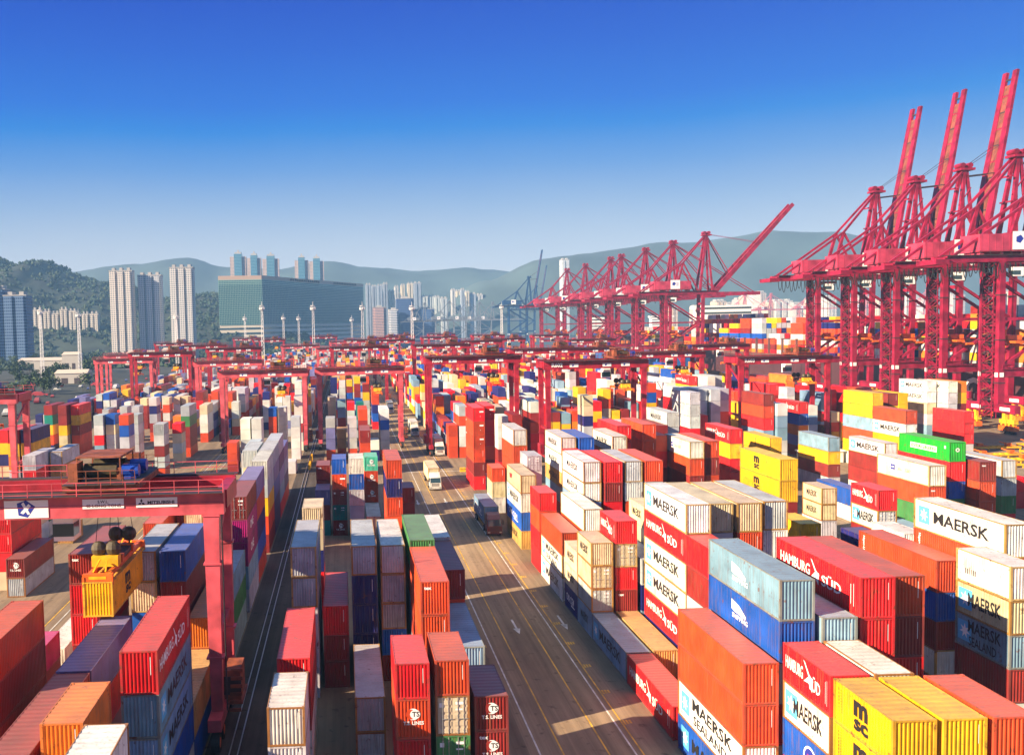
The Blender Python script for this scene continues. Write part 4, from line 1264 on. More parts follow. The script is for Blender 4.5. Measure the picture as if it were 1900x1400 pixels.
2.95 234.32 10.669 4H o -
-65.40 235.58 0 2H y -
-65.40 235.58 2.896 2H G -
-65.40 235.58 5.792 2S r -
-65.40 235.58 8.383 2S g -
-65.40 235.58 10.974 2S g -
-5.60 236.65 0 2H o -
-5.60 236.65 2.896 2H P -
-5.60 236.65 5.792 2H P -
-5.60 236.65 8.688 2S g -
-62.60 236.66 0 2H g -
-62.60 236.66 2.896 2H g -
-62.60 236.66 5.792 2S g -
-62.60 236.66 8.383 2S c -
-62.60 236.66 10.974 2S B -
152.50 233.73 0 4H G -
152.50 233.73 2.896 4H G -
152.50 233.73 5.792 4H w -
152.50 233.73 8.688 4H c J R45 2 6 1
152.50 233.73 11.584 4H w:M J R45 1 6 1
152.50 233.73 14.48 4H w:M J R45 0 6 1
8.65 236.95 0 4S o -
8.65 236.95 2.591 4S g -
8.65 236.95 5.182 4S g -
8.65 236.95 7.773 4S B -
8.65 236.95 10.364 4H w -
-45.80 238.07 0 2H c -
-45.80 238.07 2.896 2S g -
-45.80 238.07 5.487 2S c -
-45.80 238.07 8.078 2S r -
0.10 238.26 0 2H o -
0.10 238.26 2.896 2H g -
0.10 238.26 5.792 2S g -
0.10 238.26 8.383 2S g -
-57.00 238.30 0 2H o -
-57.00 238.30 2.896 2S g -
-57.00 238.30 5.487 2S g -
-57.00 238.30 8.078 2S g -
-57.00 238.30 10.669 2S g -
113.30 239.48 0 4S b -
113.30 239.48 2.591 4H y -
113.30 239.48 5.487 4H b -
113.30 239.48 8.383 4H w -
113.30 239.48 11.279 4H b -
113.30 239.48 14.175 4H r J R31 0 6 1
124.50 240.56 0 2H w -
124.50 240.56 2.896 2H w -
124.50 240.56 5.792 2S G -
124.50 240.56 8.383 2S w -
-2.75 241.09 0 2S o -
-2.75 241.09 2.591 2S T -
-2.75 241.09 5.182 2S T -
-15.00 241.34 0 2H w -
-15.00 241.34 2.896 2H w -
-15.00 241.34 5.792 2H w -
-15.00 241.34 8.688 2S g -
107.70 242.55 0 4H o -
107.70 242.55 2.896 4H y -
107.70 242.55 5.792 4H y -
107.70 242.55 8.688 4H y -
-45.80 251.09 0 4S o -
-45.80 251.09 2.591 4H b -
-45.80 251.09 5.487 4H b -
-45.80 251.09 8.383 4H e -
-45.80 251.09 11.279 4H g -
60.10 251.96 0 2H o -
60.10 251.96 2.896 2H b -
60.10 251.96 5.792 2H b -
60.10 251.96 8.688 2S b -
60.10 251.96 11.279 2S G -
85.30 254.12 0 2H o -
85.30 254.12 2.896 2H G -
85.30 254.12 5.792 2H r -
85.30 254.12 8.688 2H y -
85.30 254.12 11.584 2H B -
85.30 254.12 14.48 2S o -
118.90 254.94 0 2H o -
118.90 254.94 2.896 2S n -
118.90 254.94 5.487 2S b -
118.90 254.94 8.078 2S b -
118.90 254.94 10.669 2S g -
118.90 254.94 13.26 2S g -
116.10 255.72 0 2H o -
116.10 255.72 2.896 2S r -
116.10 255.72 5.487 2S b -
116.10 255.72 8.078 2S w -
116.10 255.72 10.669 2S g -
116.10 255.72 13.26 2S g -
-15.00 258.44 0 2S w -
-15.00 258.44 2.591 2S g -
-15.00 258.44 5.182 2S b -
-15.00 258.44 7.773 2S w -
-15.00 258.44 10.364 2S w -
-15.00 258.44 12.955 2S w -
-82.20 260.26 0 4H y -
-82.20 260.26 2.896 4H c -
-82.20 260.26 5.792 4H y -
-82.20 260.26 8.688 4H b -
-82.20 260.26 11.584 4H b -
-79.40 263.03 0 4S o -
-79.40 263.03 2.591 4H o -
-79.40 263.03 5.487 4H b J L23 2 5 1
-79.40 263.03 8.383 4H y J L23 1 5 1
-79.40 263.03 11.279 4H r J L23 0 5 1
-87.80 265.23 0 4S n -
-87.80 265.23 2.591 4H o -
-87.80 265.23 5.487 4H y -
-87.80 265.23 8.383 4H t -
-87.80 265.23 11.279 4H b -
68.50 266.63 0 2S r -
68.50 266.63 2.591 2S o -
68.50 266.63 5.182 2S G -
68.50 266.63 7.773 2S B -
68.50 266.63 10.364 2S y -
68.50 266.63 12.955 2S y -
-2.75 268.44 0 2H n -
-2.75 268.44 2.896 2S P -
-2.75 268.44 5.487 2S b -
-2.75 268.44 8.078 2S G -
-2.75 268.44 10.669 2S G -
-5.60 269.71 0 2H P -
-5.60 269.71 2.896 2H o -
-5.60 269.71 5.792 2H c -
-5.60 269.71 8.688 2H c -
-5.60 269.71 11.584 2S c -
-23.40 270.86 0 2H o -
-23.40 270.86 2.896 2H o -
-23.40 270.86 5.792 2H o -
-23.40 270.86 8.688 2S B -
-20.60 272.18 0 2H w -
-20.60 272.18 2.896 2H w -
-20.60 272.18 5.792 2H w -
-20.60 272.18 8.688 2S w -
113.30 276.02 0 4H o -
113.30 276.02 2.896 4H b -
113.30 276.02 5.792 4H r -
113.30 276.02 8.688 4H b -
113.30 276.02 11.584 4H g -
113.30 276.02 14.48 4H g -
138.50 281.30 0 4S G -
138.50 281.30 2.591 4S r -
138.50 281.30 5.182 4H r -
138.50 281.30 8.078 4H b -
138.50 281.30 10.974 4H O -
138.50 281.30 13.87 4H O J R40 0 6 0
107.70 281.69 0 4S G -
107.70 281.69 2.591 4H w -
107.70 281.69 5.487 4H G -
107.70 281.69 8.383 4H G -
107.70 281.69 11.279 4H y -
107.70 281.69 14.175 4H r:H J R29 0 6 1
110.50 274.40 0 4H b -
110.50 274.40 2.896 4H r -
110.50 274.40 5.792 4H r -
110.50 274.40 8.688 4H g -
110.50 274.40 11.584 4H g -
110.50 274.40 14.48 4H w -
-45.80 283.32 0 4H o -
-45.80 283.32 2.896 4H w -
-45.80 283.32 5.792 4H w -
-45.80 283.32 8.688 4H c -
-54.20 283.46 0 2H y -
-54.20 283.46 2.896 2H o -
-54.20 283.46 5.792 2S O -
2.95 283.79 0 2H g -
2.95 283.79 2.896 2H G -
2.95 283.79 5.792 2H t -
2.95 283.79 8.688 2S t -
82.50 284.62 0 4S o -
82.50 284.62 2.591 4S w -
82.50 284.62 5.182 4S w -
82.50 284.62 7.773 4S w -
82.50 284.62 10.364 4H w -
82.50 284.62 13.26 4H w -
0.10 288.28 0 2H w -
0.10 288.28 2.896 2H g -
0.10 288.28 5.792 2S g -
0.10 288.28 8.383 2S r -
-62.60 289.00 0 2H o -
-62.60 289.00 2.896 2H b -
-62.60 289.00 5.792 2H g -
-62.60 289.00 8.688 2S n -
-62.60 289.00 11.279 2S w -
-68.20 289.37 0 2H o -
-68.20 289.37 2.896 2H P -
-68.20 289.37 5.792 2H b -
-68.20 289.37 8.688 2S g -
-20.60 292.72 0 2S g -
-20.60 292.72 2.591 2S P -
-20.60 292.72 5.182 2S w -
-20.60 292.72 7.773 2S w -
-20.60 292.72 10.364 2S w -
-45.80 295.64 0 4S n -
-45.80 295.64 2.591 4S P -
-45.80 295.64 5.182 4S n -
-45.80 295.64 7.773 4H g -
-73.80 296.65 0 2H P -
-73.80 296.65 2.896 2S r -
-73.80 296.65 5.487 2S b -
-73.80 296.65 8.078 2S g -
-23.40 296.72 0 2H g -
-23.40 296.72 2.896 2S w -
-23.40 296.72 5.487 2S c -
-23.40 296.72 8.078 2S g -
-23.40 296.72 10.669 2S w -
-23.40 296.72 13.26 2S w -
90.90 302.57 0 2H y -
90.90 302.57 2.896 2H o -
90.90 302.57 5.792 2H b -
90.90 302.57 8.688 2H r -
90.90 302.57 11.584 2S g -
90.90 302.57 14.175 2S g -
71.30 305.67 0 2H b -
71.30 305.67 2.896 2S b -
-45.80 307.95 0 4S r -
-45.80 307.95 2.591 4H w -
-45.80 307.95 5.487 4H O -
-45.80 307.95 8.383 4H g -
-45.80 307.95 11.279 4H o -
8.65 306.87 0 4S r -
8.65 306.87 2.591 4H B -
8.65 306.87 5.487 4H n -
8.65 306.87 8.383 4H o -
8.65 306.87 11.279 4H o -
85.30 307.09 0 4H G -
85.30 307.09 2.896 4H b -
85.30 307.09 5.792 4H o -
85.30 307.09 8.688 4H r -
85.30 307.09 11.584 4H r -
85.30 307.09 14.48 4H r -
-51.40 310.68 0 4S P -
-51.40 310.68 2.591 4S g -
-51.40 310.68 5.182 4H b -
-51.40 310.68 8.078 4H r -
-51.40 310.68 10.974 4H b -
96.50 312.64 0 4S w -
96.50 312.64 2.591 4H r -
96.50 312.64 5.487 4H w -
-17.80 313.63 0 2H g -
-17.80 313.63 2.896 2H w -
-17.80 313.63 5.792 2H b -
-17.80 313.63 8.688 2S w -
-17.80 313.63 11.279 2S w -
-17.80 313.63 13.87 2S w -
-29.00 313.81 0 2S n -
-29.00 313.81 2.591 2S g -
-29.00 313.81 5.182 2S g -
-29.00 313.81 7.773 2S w -
-29.00 313.81 10.364 2S n -
-5.60 319.54 0 2H w -
-5.60 319.54 2.896 2H o -
-5.60 319.54 5.792 2H P -
-5.60 319.54 8.688 2H g -
-5.60 319.54 11.584 2H n -
-5.60 319.54 14.48 2S n -
116.10 319.84 0 4S w -
116.10 319.84 2.591 4H b -
116.10 319.84 5.487 4H b -
116.10 319.84 8.383 4H w -
116.10 319.84 11.279 4H g -
116.10 319.84 14.175 4H B -
79.70 321.93 0 2H r -
79.70 321.93 2.896 2H g -
79.70 321.93 5.792 2H w -
79.70 321.93 8.688 2H c -
79.70 321.93 11.584 2H g -
79.70 321.93 14.48 2S g -
5.80 322.52 0 2H g -
5.80 322.52 2.896 2H g -
5.80 322.52 5.792 2H g -
5.80 322.52 8.688 2H y -
5.80 322.52 11.584 2H b -
5.80 322.52 14.48 2S o -
-65.40 324.20 0 2H o -
-65.40 324.20 2.896 2H g -
-65.40 324.20 5.792 2H o -
-65.40 324.20 8.688 2S c -
-73.80 326.40 0 2H b -
-73.80 326.40 2.896 2H b -
-73.80 326.40 5.792 2S b -
-73.80 326.40 8.383 2S c -
-62.60 329.25 0 2H y -
-62.60 329.25 2.896 2H g -
-62.60 329.25 5.792 2S g -
-62.60 329.25 8.383 2S c -
-59.80 330.13 0 2H r -
-59.80 330.13 2.896 2H b -
-59.80 330.13 5.792 2S b -
-59.80 330.13 8.383 2S c -
79.70 333.77 0 4S r -
79.70 333.77 2.591 4S r -
79.70 333.77 5.182 4S b -
79.70 333.77 7.773 4S c -
79.70 333.77 10.364 4H o -
79.70 333.77 13.26 4H o -
2.95 340.13 0 2H B -
2.95 340.13 2.896 2H g -
2.95 340.13 5.792 2S B -
2.95 340.13 8.383 2S b -
2.95 340.13 10.974 2S b -
2.95 340.13 13.565 2S y -
-2.75 349.97 0 2H w -
-2.75 349.97 2.896 2H w -
-2.75 349.97 5.792 2H g -
-2.75 349.97 8.688 2H g -
-2.75 349.97 11.584 2S w -
90.90 350.76 0 4H b -
90.90 350.76 2.896 4H r -
90.90 350.76 5.792 4H w -
90.90 350.76 8.688 4H G -
90.90 350.76 11.584 4H o -
90.90 350.76 14.48 4H o -
-5.60 357.85 0 2S o -
-5.60 357.85 2.591 2S b -
-5.60 357.85 5.182 2S r -
-5.60 357.85 7.773 2S w -
-5.60 357.85 10.364 2S r -
-5.60 357.85 12.955 2S T -
0.10 373.85 0 2S G -
0.10 373.85 2.591 2S b -
0.10 373.85 5.182 2S B -
0.10 373.85 7.773 2S b -
0.10 373.85 10.364 2S y -
149.70 380.75 0 4S G -
149.70 380.75 2.591 4S w -
149.70 380.75 5.182 4S b -
149.70 380.75 7.773 4H G -
149.70 380.75 10.669 4H b -
149.70 380.75 13.565 4H O -
138.50 445.14 0 2H o -
138.50 445.14 2.896 2S g -
138.50 445.14 5.487 2S g -
-23.40 42.50 0 2S y -
-23.40 42.50 2.591 2S o -
-23.40 42.50 5.182 2S g -
-23.40 42.50 7.773 2S g -
-23.40 42.50 10.364 2S T -
29.30 47.40 0 2S o -
29.30 47.40 2.591 2S y -
29.30 47.40 5.182 2S o -
29.30 47.40 7.773 2S y:S F R1 1 5 0
29.30 47.40 10.364 2S y:S F R1 0 5 0
32.10 47.40 0 2S o -
32.10 47.40 2.591 2S w -
32.10 47.40 5.182 2S o -
32.10 47.40 7.773 2S o -
32.10 47.40 10.364 2S y F R2 0 5 0
34.90 47.40 0 2S o -
34.90 47.40 2.591 2S o -
34.90 47.40 5.182 2S r -
34.90 47.40 7.773 2S n -
34.90 47.40 10.364 2S o F R3 0 5 0
-20.60 49.80 0 4H w -
-20.60 49.80 2.896 4H o -
-20.60 49.80 5.792 4H r -
-20.60 49.80 8.688 4H b F L2 0 4 0
29.30 53.80 0 2S r -
29.30 53.80 2.591 2S r -
29.30 53.80 5.182 2S B:Q F R1 2 5 1
29.30 53.80 7.773 2S w:M F R1 1 5 1
29.30 53.80 10.364 2S r:H F R1 0 5 1
32.10 53.80 0 2S G -
32.10 53.80 2.591 2S w -
32.10 53.80 5.182 2S r -
32.10 53.80 7.773 2S g -
32.10 53.80 10.364 2S w F R2 0 5 1
32.10 60.00 0 4H r -
32.10 60.00 2.896 4H r -
32.10 60.00 5.792 4H G -
32.10 60.00 8.688 4H G -
32.10 60.00 11.584 4H G F R2 0 5 2
57.30 60.00 0 4H G -
57.30 60.00 2.896 4H y -
57.30 60.00 5.792 4H b -
57.30 60.00 8.688 4H G -
57.30 60.00 11.584 4H n -
-15.00 70.07 0 4H B F L0 1 2 2
-15.00 70.07 2.896 4H T F L0 0 2 2
32.10 72.60 0 4H o -
32.10 72.60 2.896 4H r -
32.10 72.60 5.792 4H g -
32.10 72.60 8.688 4H b F R2 1 5 3
32.10 72.60 11.584 4H r F R2 0 5 3
34.90 73.00 0 4H r -
34.90 73.00 2.896 4H w -
34.90 73.00 5.792 4H w -
34.90 73.00 8.688 4H r -
37.70 73.78 0 4H w -
37.70 73.78 2.896 4H y -
37.70 73.78 5.792 4H b -
37.70 73.78 8.688 4H o -
-15.00 82.38 0 4H o F L0 2 3 3
-15.00 82.38 2.896 4H o F L0 1 3 3
-15.00 82.38 5.792 4H O F L0 0 3 3
54.50 86.00 0 4H r -
54.50 86.00 2.896 4H y -
54.50 86.00 5.792 4H P -
54.50 86.00 8.688 4H n J R10 0 4 1
51.70 92.50 0 2S r -
51.70 92.50 2.591 2S g -
51.70 92.50 5.182 2S o -
51.70 92.50 7.773 2S o -
-15.00 95.60 0 4H g J L0 2 3 4
-15.00 95.60 2.896 4H e J L0 1 3 4
-15.00 95.60 5.792 4H G F L0 0 3 4
-17.80 97.00 0 4H g -
-17.80 97.00 2.896 4H w -
-17.80 97.00 5.792 4H o -
-17.80 97.00 8.688 4H g F L1 0 4 2
-20.60 97.00 0 4H g -
-20.60 97.00 2.896 4H g -
-20.60 97.00 5.792 4H b -
-23.40 97.00 0 4H o -
-23.40 97.00 2.896 4H b -
-23.40 97.00 5.792 4H g -
32.10 98.00 0 4H G -
32.10 98.00 2.896 4H n -
32.10 98.00 5.792 4H g J R2 0 3 5
34.90 98.73 0 2S b -
34.90 98.73 2.591 2S w -
34.90 98.73 5.182 2S g -
34.90 105.20 0 2S w -
34.90 105.20 2.591 2S r -
34.90 105.20 5.182 2S w -
34.90 105.20 7.773 2S c -
34.90 105.20 10.364 2S c:m J R3 0 5 5
-17.80 110.00 0 4H o -
-17.80 110.00 2.896 4H w -
-17.80 110.00 5.792 4H c -
-17.80 110.00 8.688 4H o J L1 0 4 3
-15.00 110.90 0 4H g J L0 4 5 5
-15.00 110.90 2.896 4H G J L0 3 5 5
-15.00 110.90 5.792 4H p:N J L0 2 5 5
-15.00 110.90 8.688 4H p:N F L0 1 5 5
-15.00 110.90 11.584 4H b:D F L0 0 5 5
34.90 134.07 0 4H y -
34.90 134.07 2.896 4H o -
34.90 134.07 5.792 4H w -
34.90 134.07 8.688 4H r -
34.90 134.07 11.584 4H r -
-15.00 123.40 0 4H o -
-15.00 123.40 2.896 4H B -
-15.00 123.40 5.792 4H n -
-15.00 123.40 8.688 4H o -
-15.00 123.40 11.584 4H P J L0 0 5 6
-15.00 153.20 0 4H n -
-15.00 153.20 2.896 4H n -
-15.00 153.20 5.792 4H B -
-15.00 153.20 8.688 4H P -
-15.00 153.20 11.584 4H g J L0 0 5 8
-17.80 153.20 0 4H w -
-17.80 153.20 2.896 4H r -
-17.80 153.20 5.792 4H r -
-17.80 153.20 8.688 4H c -
-17.80 153.20 11.584 4H g J L1 0 5 4
-15.00 166.00 0 4H r -
-15.00 166.00 2.896 4H G -
-15.00 166.00 5.792 4H P -
-15.00 166.00 8.688 4H n -
-15.00 166.00 11.584 4H g -
-17.80 166.00 0 4H b -
-17.80 166.00 2.896 4H b -
-17.80 166.00 5.792 4H w -
-17.80 166.00 8.688 4H g -
-15.00 178.60 0 4H o -
-15.00 178.60 2.896 4H n -
-15.00 178.60 5.792 4H G -
-15.00 178.60 8.688 4H P -"""
for ln in DATA.split('\n'):
    if not ln: continue
    q=ln.split(); x,y,z=map(float,q[:3]); L=12.192 if q[3][0]=='4' else 6.058; h=2.896 if q[3][1]=='H' else 2.591
    code=q[4][0]; marks=q[4][2:]
    if q[5]=='-': mass.box(x,y,z,L,h,jit(COL[code]))
    else:
        blk,k,tier,n,bay=q[6][0],int(q[6][1:]),int(q[7]),int(q[8]),int(q[9])
        container(code,marks,L,h,(x,y,z),cont_label(code,marks,L,tier,n,bay,ROWT[blk](k)),GRP[blk],q[5]=='F')
# the deep yard beyond: too many to single out
rf=random.Random(3)
OCC=[tuple(map(float,s.split(','))) for s in "-15.0,37.6,49.8 -17.8,50.7,56.8 -5.6,57.3,63.3 -26.2,57.6,69.8 -15.0,57.8,70.0 26.5,59.7,71.9 29.3,60.3,72.5 34.9,60.3,72.5 37.7,61.5,73.7 -20.6,62.4,74.6 3.0,62.5,68.6 5.8,62.9,69.0 8.7,63.4,69.5 48.9,65.0,71.0 -5.6,65.9,78.1 0.1,70.9,83.0 26.5,73.1,85.3 54.5,73.1,85.3 8.7,74.3,86.5 5.8,74.8,87.0 51.7,77.6,89.8 -17.8,84.2,96.4 -26.2,84.2,96.4 -5.6,84.4,96.6 -20.6,84.4,96.6 -31.8,84.5,90.6 32.1,84.9,97.1 5.8,87.1,99.3 26.5,85.7,97.8 8.7,86.6,98.8 29.3,86.0,98.2 37.7,86.3,98.5 34.9,86.4,98.6 -2.7,86.6,98.8 0.1,86.6,98.8 40.5,86.8,99.0 3.0,87.8,100.0 -31.8,91.9,104.0 60.1,95.8,101.8 26.5,98.0,104.0 8.7,98.9,111.1 29.3,98.3,104.4 51.7,101.6,107.7 26.5,104.1,110.2 -5.6,107.4,113.5 65.7,109.9,116.0 29.3,111.6,123.8 26.5,111.6,123.8 -26.2,114.9,127.1 57.3,118.1,130.3 29.3,132.2,138.2 79.7,121.5,133.7 34.9,121.8,134.0 40.5,121.9,134.1 37.7,122.0,134.2 32.1,122.2,134.4 -23.4,123.1,135.3 -48.6,124.0,136.2 26.5,124.7,130.8 76.9,120.9,127.0 29.3,138.5,144.6 -20.6,112.8,118.9 90.9,127.3,139.5 88.1,129.7,141.9 -45.8,120.6,132.8 26.5,138.0,150.2 5.8,138.0,150.2 74.1,139.0,145.1 -15.0,140.6,152.8 104.9,141.8,154.0 37.7,146.0,158.2 43.3,146.5,158.7 34.9,146.6,158.8 29.3,146.9,152.9 0.1,147.2,153.3 85.3,149.7,161.9 57.3,149.7,161.9 60.1,150.3,162.5 -54.2,150.5,156.6 -48.6,151.0,157.1 -2.7,151.1,157.1 8.7,151.1,157.2 -5.6,151.4,157.5 3.0,151.9,164.1 -54.2,156.7,162.7 46.1,153.3,165.5 -5.6,157.6,163.6 118.9,157.0,163.0 51.7,157.1,169.3 29.3,158.8,171.0 54.5,159.3,171.5 3.0,164.2,170.3 99.3,164.2,176.4 26.5,165.6,171.7 74.1,173.0,185.2 -20.6,175.1,181.1 -62.6,175.7,187.9 62.9,176.2,188.4 -20.6,181.2,193.4 96.5,178.6,190.8 85.3,180.1,192.3 57.3,181.1,193.3 -59.8,183.1,195.3 60.1,174.7,186.9 118.9,189.2,201.4 26.5,189.5,201.7 29.3,193.5,205.7 -73.8,198.6,210.8 -71.0,198.8,211.0 118.9,201.5,213.7 79.7,200.2,212.4 -79.4,207.4,219.6 34.9,208.5,214.6 127.3,209.5,221.7 3.0,211.5,223.7 102.1,211.8,224.0 88.1,212.4,218.5 99.3,212.9,225.1 -45.8,215.3,221.4 88.1,218.6,224.7 -15.0,217.3,223.3 85.3,217.5,229.7 -29.0,218.0,224.1 152.5,219.2,231.4 -23.4,222.0,228.1 -26.2,222.8,228.8 113.3,223.8,236.0 93.7,225.2,237.4 -57.0,228.0,234.0 60.1,228.2,234.2 85.3,229.8,242.0 90.9,223.6,235.8 158.1,230.1,242.3 88.1,224.8,237.0 82.5,215.3,227.5 144.1,232.4,244.6 155.3,229.5,241.7 5.8,234.2,240.3 3.0,234.3,246.5 -65.4,235.6,241.6 -5.6,236.7,242.7 -62.6,236.7,242.7 152.5,233.7,245.9 8.7,236.9,249.1 -45.8,238.1,244.1 0.1,238.3,244.3 -57.0,238.3,244.4 113.3,239.5,251.7 124.5,240.6,246.6 -2.7,241.1,247.1 -15.0,241.3,247.4 107.7,242.6,254.7 -45.8,251.1,263.3 60.1,252.0,258.0 85.3,254.1,260.2 118.9,254.9,261.0 116.1,255.7,261.8 -15.0,258.4,264.5 -82.2,260.3,272.4 -79.4,263.0,275.2 -87.8,265.2,277.4 68.5,266.6,272.7 -2.7,268.4,274.5 -5.6,269.7,275.8 -23.4,270.9,276.9 -20.6,272.2,278.2 113.3,276.0,288.2 138.5,281.3,293.5 107.7,281.7,293.9 110.5,274.4,286.6 -45.8,283.3,295.5 -54.2,283.5,289.5 3.0,283.8,289.8 82.5,284.6,296.8 0.1,288.3,294.3 -62.6,289.0,295.1 -68.2,289.4,295.4 -20.6,292.7,298.8 -45.8,295.6,307.8 -73.8,296.7,302.7 -23.4,296.7,302.8 90.9,302.6,308.6 71.3,305.7,311.7 -45.8,307.9,320.1 8.7,306.9,319.1 85.3,307.1,319.3 -51.4,310.7,322.9 96.5,312.6,324.8 -17.8,313.6,319.7 -29.0,313.8,319.9 -5.6,319.5,325.6 116.1,319.8,332.0 79.7,321.9,328.0 5.8,322.5,328.6 -65.4,324.2,330.3 -73.8,326.4,332.5 -62.6,329.3,335.3 -59.8,330.1,336.2 79.7,333.8,346.0 3.0,340.1,346.2 -2.7,350.0,356.0 90.9,350.8,362.9 -5.6,357.8,363.9 0.1,373.8,379.9 149.7,380.8,392.9 138.5,445.1,451.2 -23.4,42.5,48.6 29.3,47.4,53.5 32.1,47.4,53.5 34.9,47.4,53.5 -20.6,49.8,62.0 29.3,53.8,59.9 32.1,53.8,59.9 32.1,60.0,72.2 57.3,60.0,72.2 -15.0,70.1,82.3 32.1,72.6,84.8 34.9,73.0,85.2 37.7,73.8,86.0 -15.0,82.4,94.6 54.5,86.0,98.2 51.7,92.5,98.6 -15.0,95.6,107.8 -17.8,97.0,109.2 -20.6,97.0,109.2 -23.4,97.0,109.2 32.1,98.0,110.2 34.9,98.7,104.8 34.9,105.2,111.3 -17.8,110.0,122.2 -15.0,110.9,123.1 34.9,134.1,146.3 -15.0,123.4,135.6 -15.0,153.2,165.4 -17.8,153.2,165.4 -15.0,166.0,178.2 -17.8,166.0,178.2 -15.0,178.6,190.8".split()]
PALF={'L':'gggwwcbbroooynBOPTwgg','C':'ggwcoorbbynBTg','R':'rrooObbwwwcgyyBnGr'}
def fill(x0,st,k0,k1,y0,y1,pal,hmin,hmax,keep=.85):
    for k in range(k0,k1):
        x=x0+st*k; y=y0; ph=rf.choice(pal)
        while y<y1:
            L=12.192 if rf.random()<.55 else 6.058
            if int((y-y0)/92)!=int((y+L-y0)/92): y+=L+6; continue
            if rf.random()<keep and not any(a-2.6<x<a+2.6 and b-L-.2<y<c for a,b,c in OCC):
                n=rf.randint(hmin,hmax); z=0; base=rf.choice(pal)
                for i in range(n):
                    h=2.896 if rf.random()<.5 else 2.591
                    mass.box(x,y,z,L,h,jit(COL[base if rf.random()<.35 else rf.choice(pal)],rf)); z+=h
            y+=L+.5
fill(-15,-2.8,0,6,320,940,PALF['L'],3,5); fill(-38,-2.8,0,6,300,940,PALF['L'],2,5); fill(-61,-2.8,0,6,330,940,PALF['L'],2,4,.75); fill(-84,-2.8,0,7,345,900,PALF['L'],2,4,.7); fill(-104,-2.8,0,4,330,620,'ggPnP',1,3,.7)
fill(-5.6,2.85,0,6,408,940,PALF['C'],3,5); fill(26.5,2.8,0,7,236,940,PALF['R'],3,5); fill(48.9,2.8,0,8,240,940,PALF['R'],3,5); fill(76.9,2.8,0,8,270,940,PALF['R'],3,5); fill(104.9,2.8,0,8,262,900,PALF['R'],3,5); fill(132.9,2.8,0,8,250,800,PALF['R'],2,5,.8)
# deck cargo of the quay-side ship and the two behind
for y0,y1,x0,nr,zd,lo,hi in ((262,590,222.5,14,15.4,4,8),(655,890,226,10,13.2,2,6),(1030,1150,390,9,12.2,2,5)):
    y=y0
    while y<y1:
        base=rf.choice('yrrowOgbr'); hh=rf.randint(lo,hi)
        for i in range(nr):
            z=zd
            for j in range(max(2,hh-rf.randint(0,1))):
                h=2.75; mass.box(x0+i*2.7,y,z,12.19,h,jit(COL[base if rf.random()<.45 else rf.choice('yrowgObBwn')],rf)); z+=h
        y+=14.5

me=bpy.data.meshes.new('stacked_containers'); me.from_pydata(mass.v,[],mass.f)
ca=me.color_attributes.new('Col','FLOAT_COLOR','CORNER')
buf=[]
for c in mass.c: buf+= (tuple(c)+(1.0,))*4
ca.data.foreach_set('color',buf)
mm=bpy.data.materials.new('far_container_paint'); mm.use_nodes=True; t=mm.node_tree; b=t.nodes['Principled BSDF']; b.inputs['Roughness'].default_value=.5
at=t.nodes.new('ShaderNodeAttribute'); at.attribute_name='Col'; nn=t.nodes.new('ShaderNodeTexNoise'); nn.inputs['Scale'].default_value=.4; nn.inputs['Detail'].default_value=6
tcd=t.nodes.new('ShaderNodeTexCoord'); t.links.new(tcd.outputs['Object'],nn.inputs['Vector'])
mr=t.nodes.new('ShaderNodeMapRange'); mr.inputs[1].default_value=.3; mr.inputs[2].default_value=.7; mr.inputs[3].default_value=.75; mr.inputs[4].default_value=1.1; t.links.new(nn.outputs[0],mr.inputs[0])
vsn=t.nodes.new('ShaderNodeVectorMath'); vsn.operation='SCALE'; t.links.new(at.outputs['Color'],vsn.inputs[0]); t.links.new(mr.outputs[0],vsn.inputs['Scale']); t.links.new(vsn.outputs[0],b.inputs['Base Color'])
me.materials.append(mm); o=link('stacked_containers',me); o['kind']='stuff'; o['label']='dense mass of stacked containers filling the far yard'
# ---------------------------------------------------------------- buildings
def facade(name,win,fz=3.1,fx=3.0,wz=.5,wx=.62,rough=.35):
    m=bpy.data.materials.new(name); m.use_nodes=True; t=m.node_tree; b=t.nodes['Principled BSDF']; n=t.nodes.new; k=t.links.new
    tc=n('ShaderNodeTexCoord'); sp=n('ShaderNodeSeparateXYZ'); k(tc.outputs['Object'],sp.inputs[0]); oi=n('ShaderNodeObjectInfo')
    def M(op,a,b_=None):
        q=n('ShaderNodeMath'); q.operation=op
        for i,v in enumerate((a,b_)):
            if v is None: continue
            if isinstance(v,(int,float)): q.inputs[i].default_value=v
            else: k(v,q.inputs[i])
        return q.outputs[0]
    s=M('ADD',sp.outputs['X'],M('MULTIPLY',sp.outputs['Y'],.83))
    z=M('LESS_THAN',M('FRACT',M('DIVIDE',sp.outputs['Z'],fz)),wz); x=M('LESS_THAN',M('FRACT',M('DIVIDE',s,fx)),wx)
    f=M('MULTIPLY',z,x); mx=n('ShaderNodeMix'); mx.data_type='RGBA'; k(f,mx.inputs['Factor']); k(oi.outputs['Color'],mx.inputs[6]); mx.inputs[7].default_value=win+(1,)
    ro=n('ShaderNodeMapRange'); ro.inputs[3].default_value=.8; ro.inputs[4].default_value=rough; k(f,ro.inputs[0]); k(ro.outputs[0],b.inputs['Roughness']); k(mx.outputs[2],b.inputs['Base Color']); return m
M_fac=facade('apartment_facade',(.06,.09,.12)); M_off=facade('office_facade',(.03,.06,.13),3.6,2.4,.55,.8,.15); M_roofc=mat('roof_concrete',(.35,.33,.31),.8)
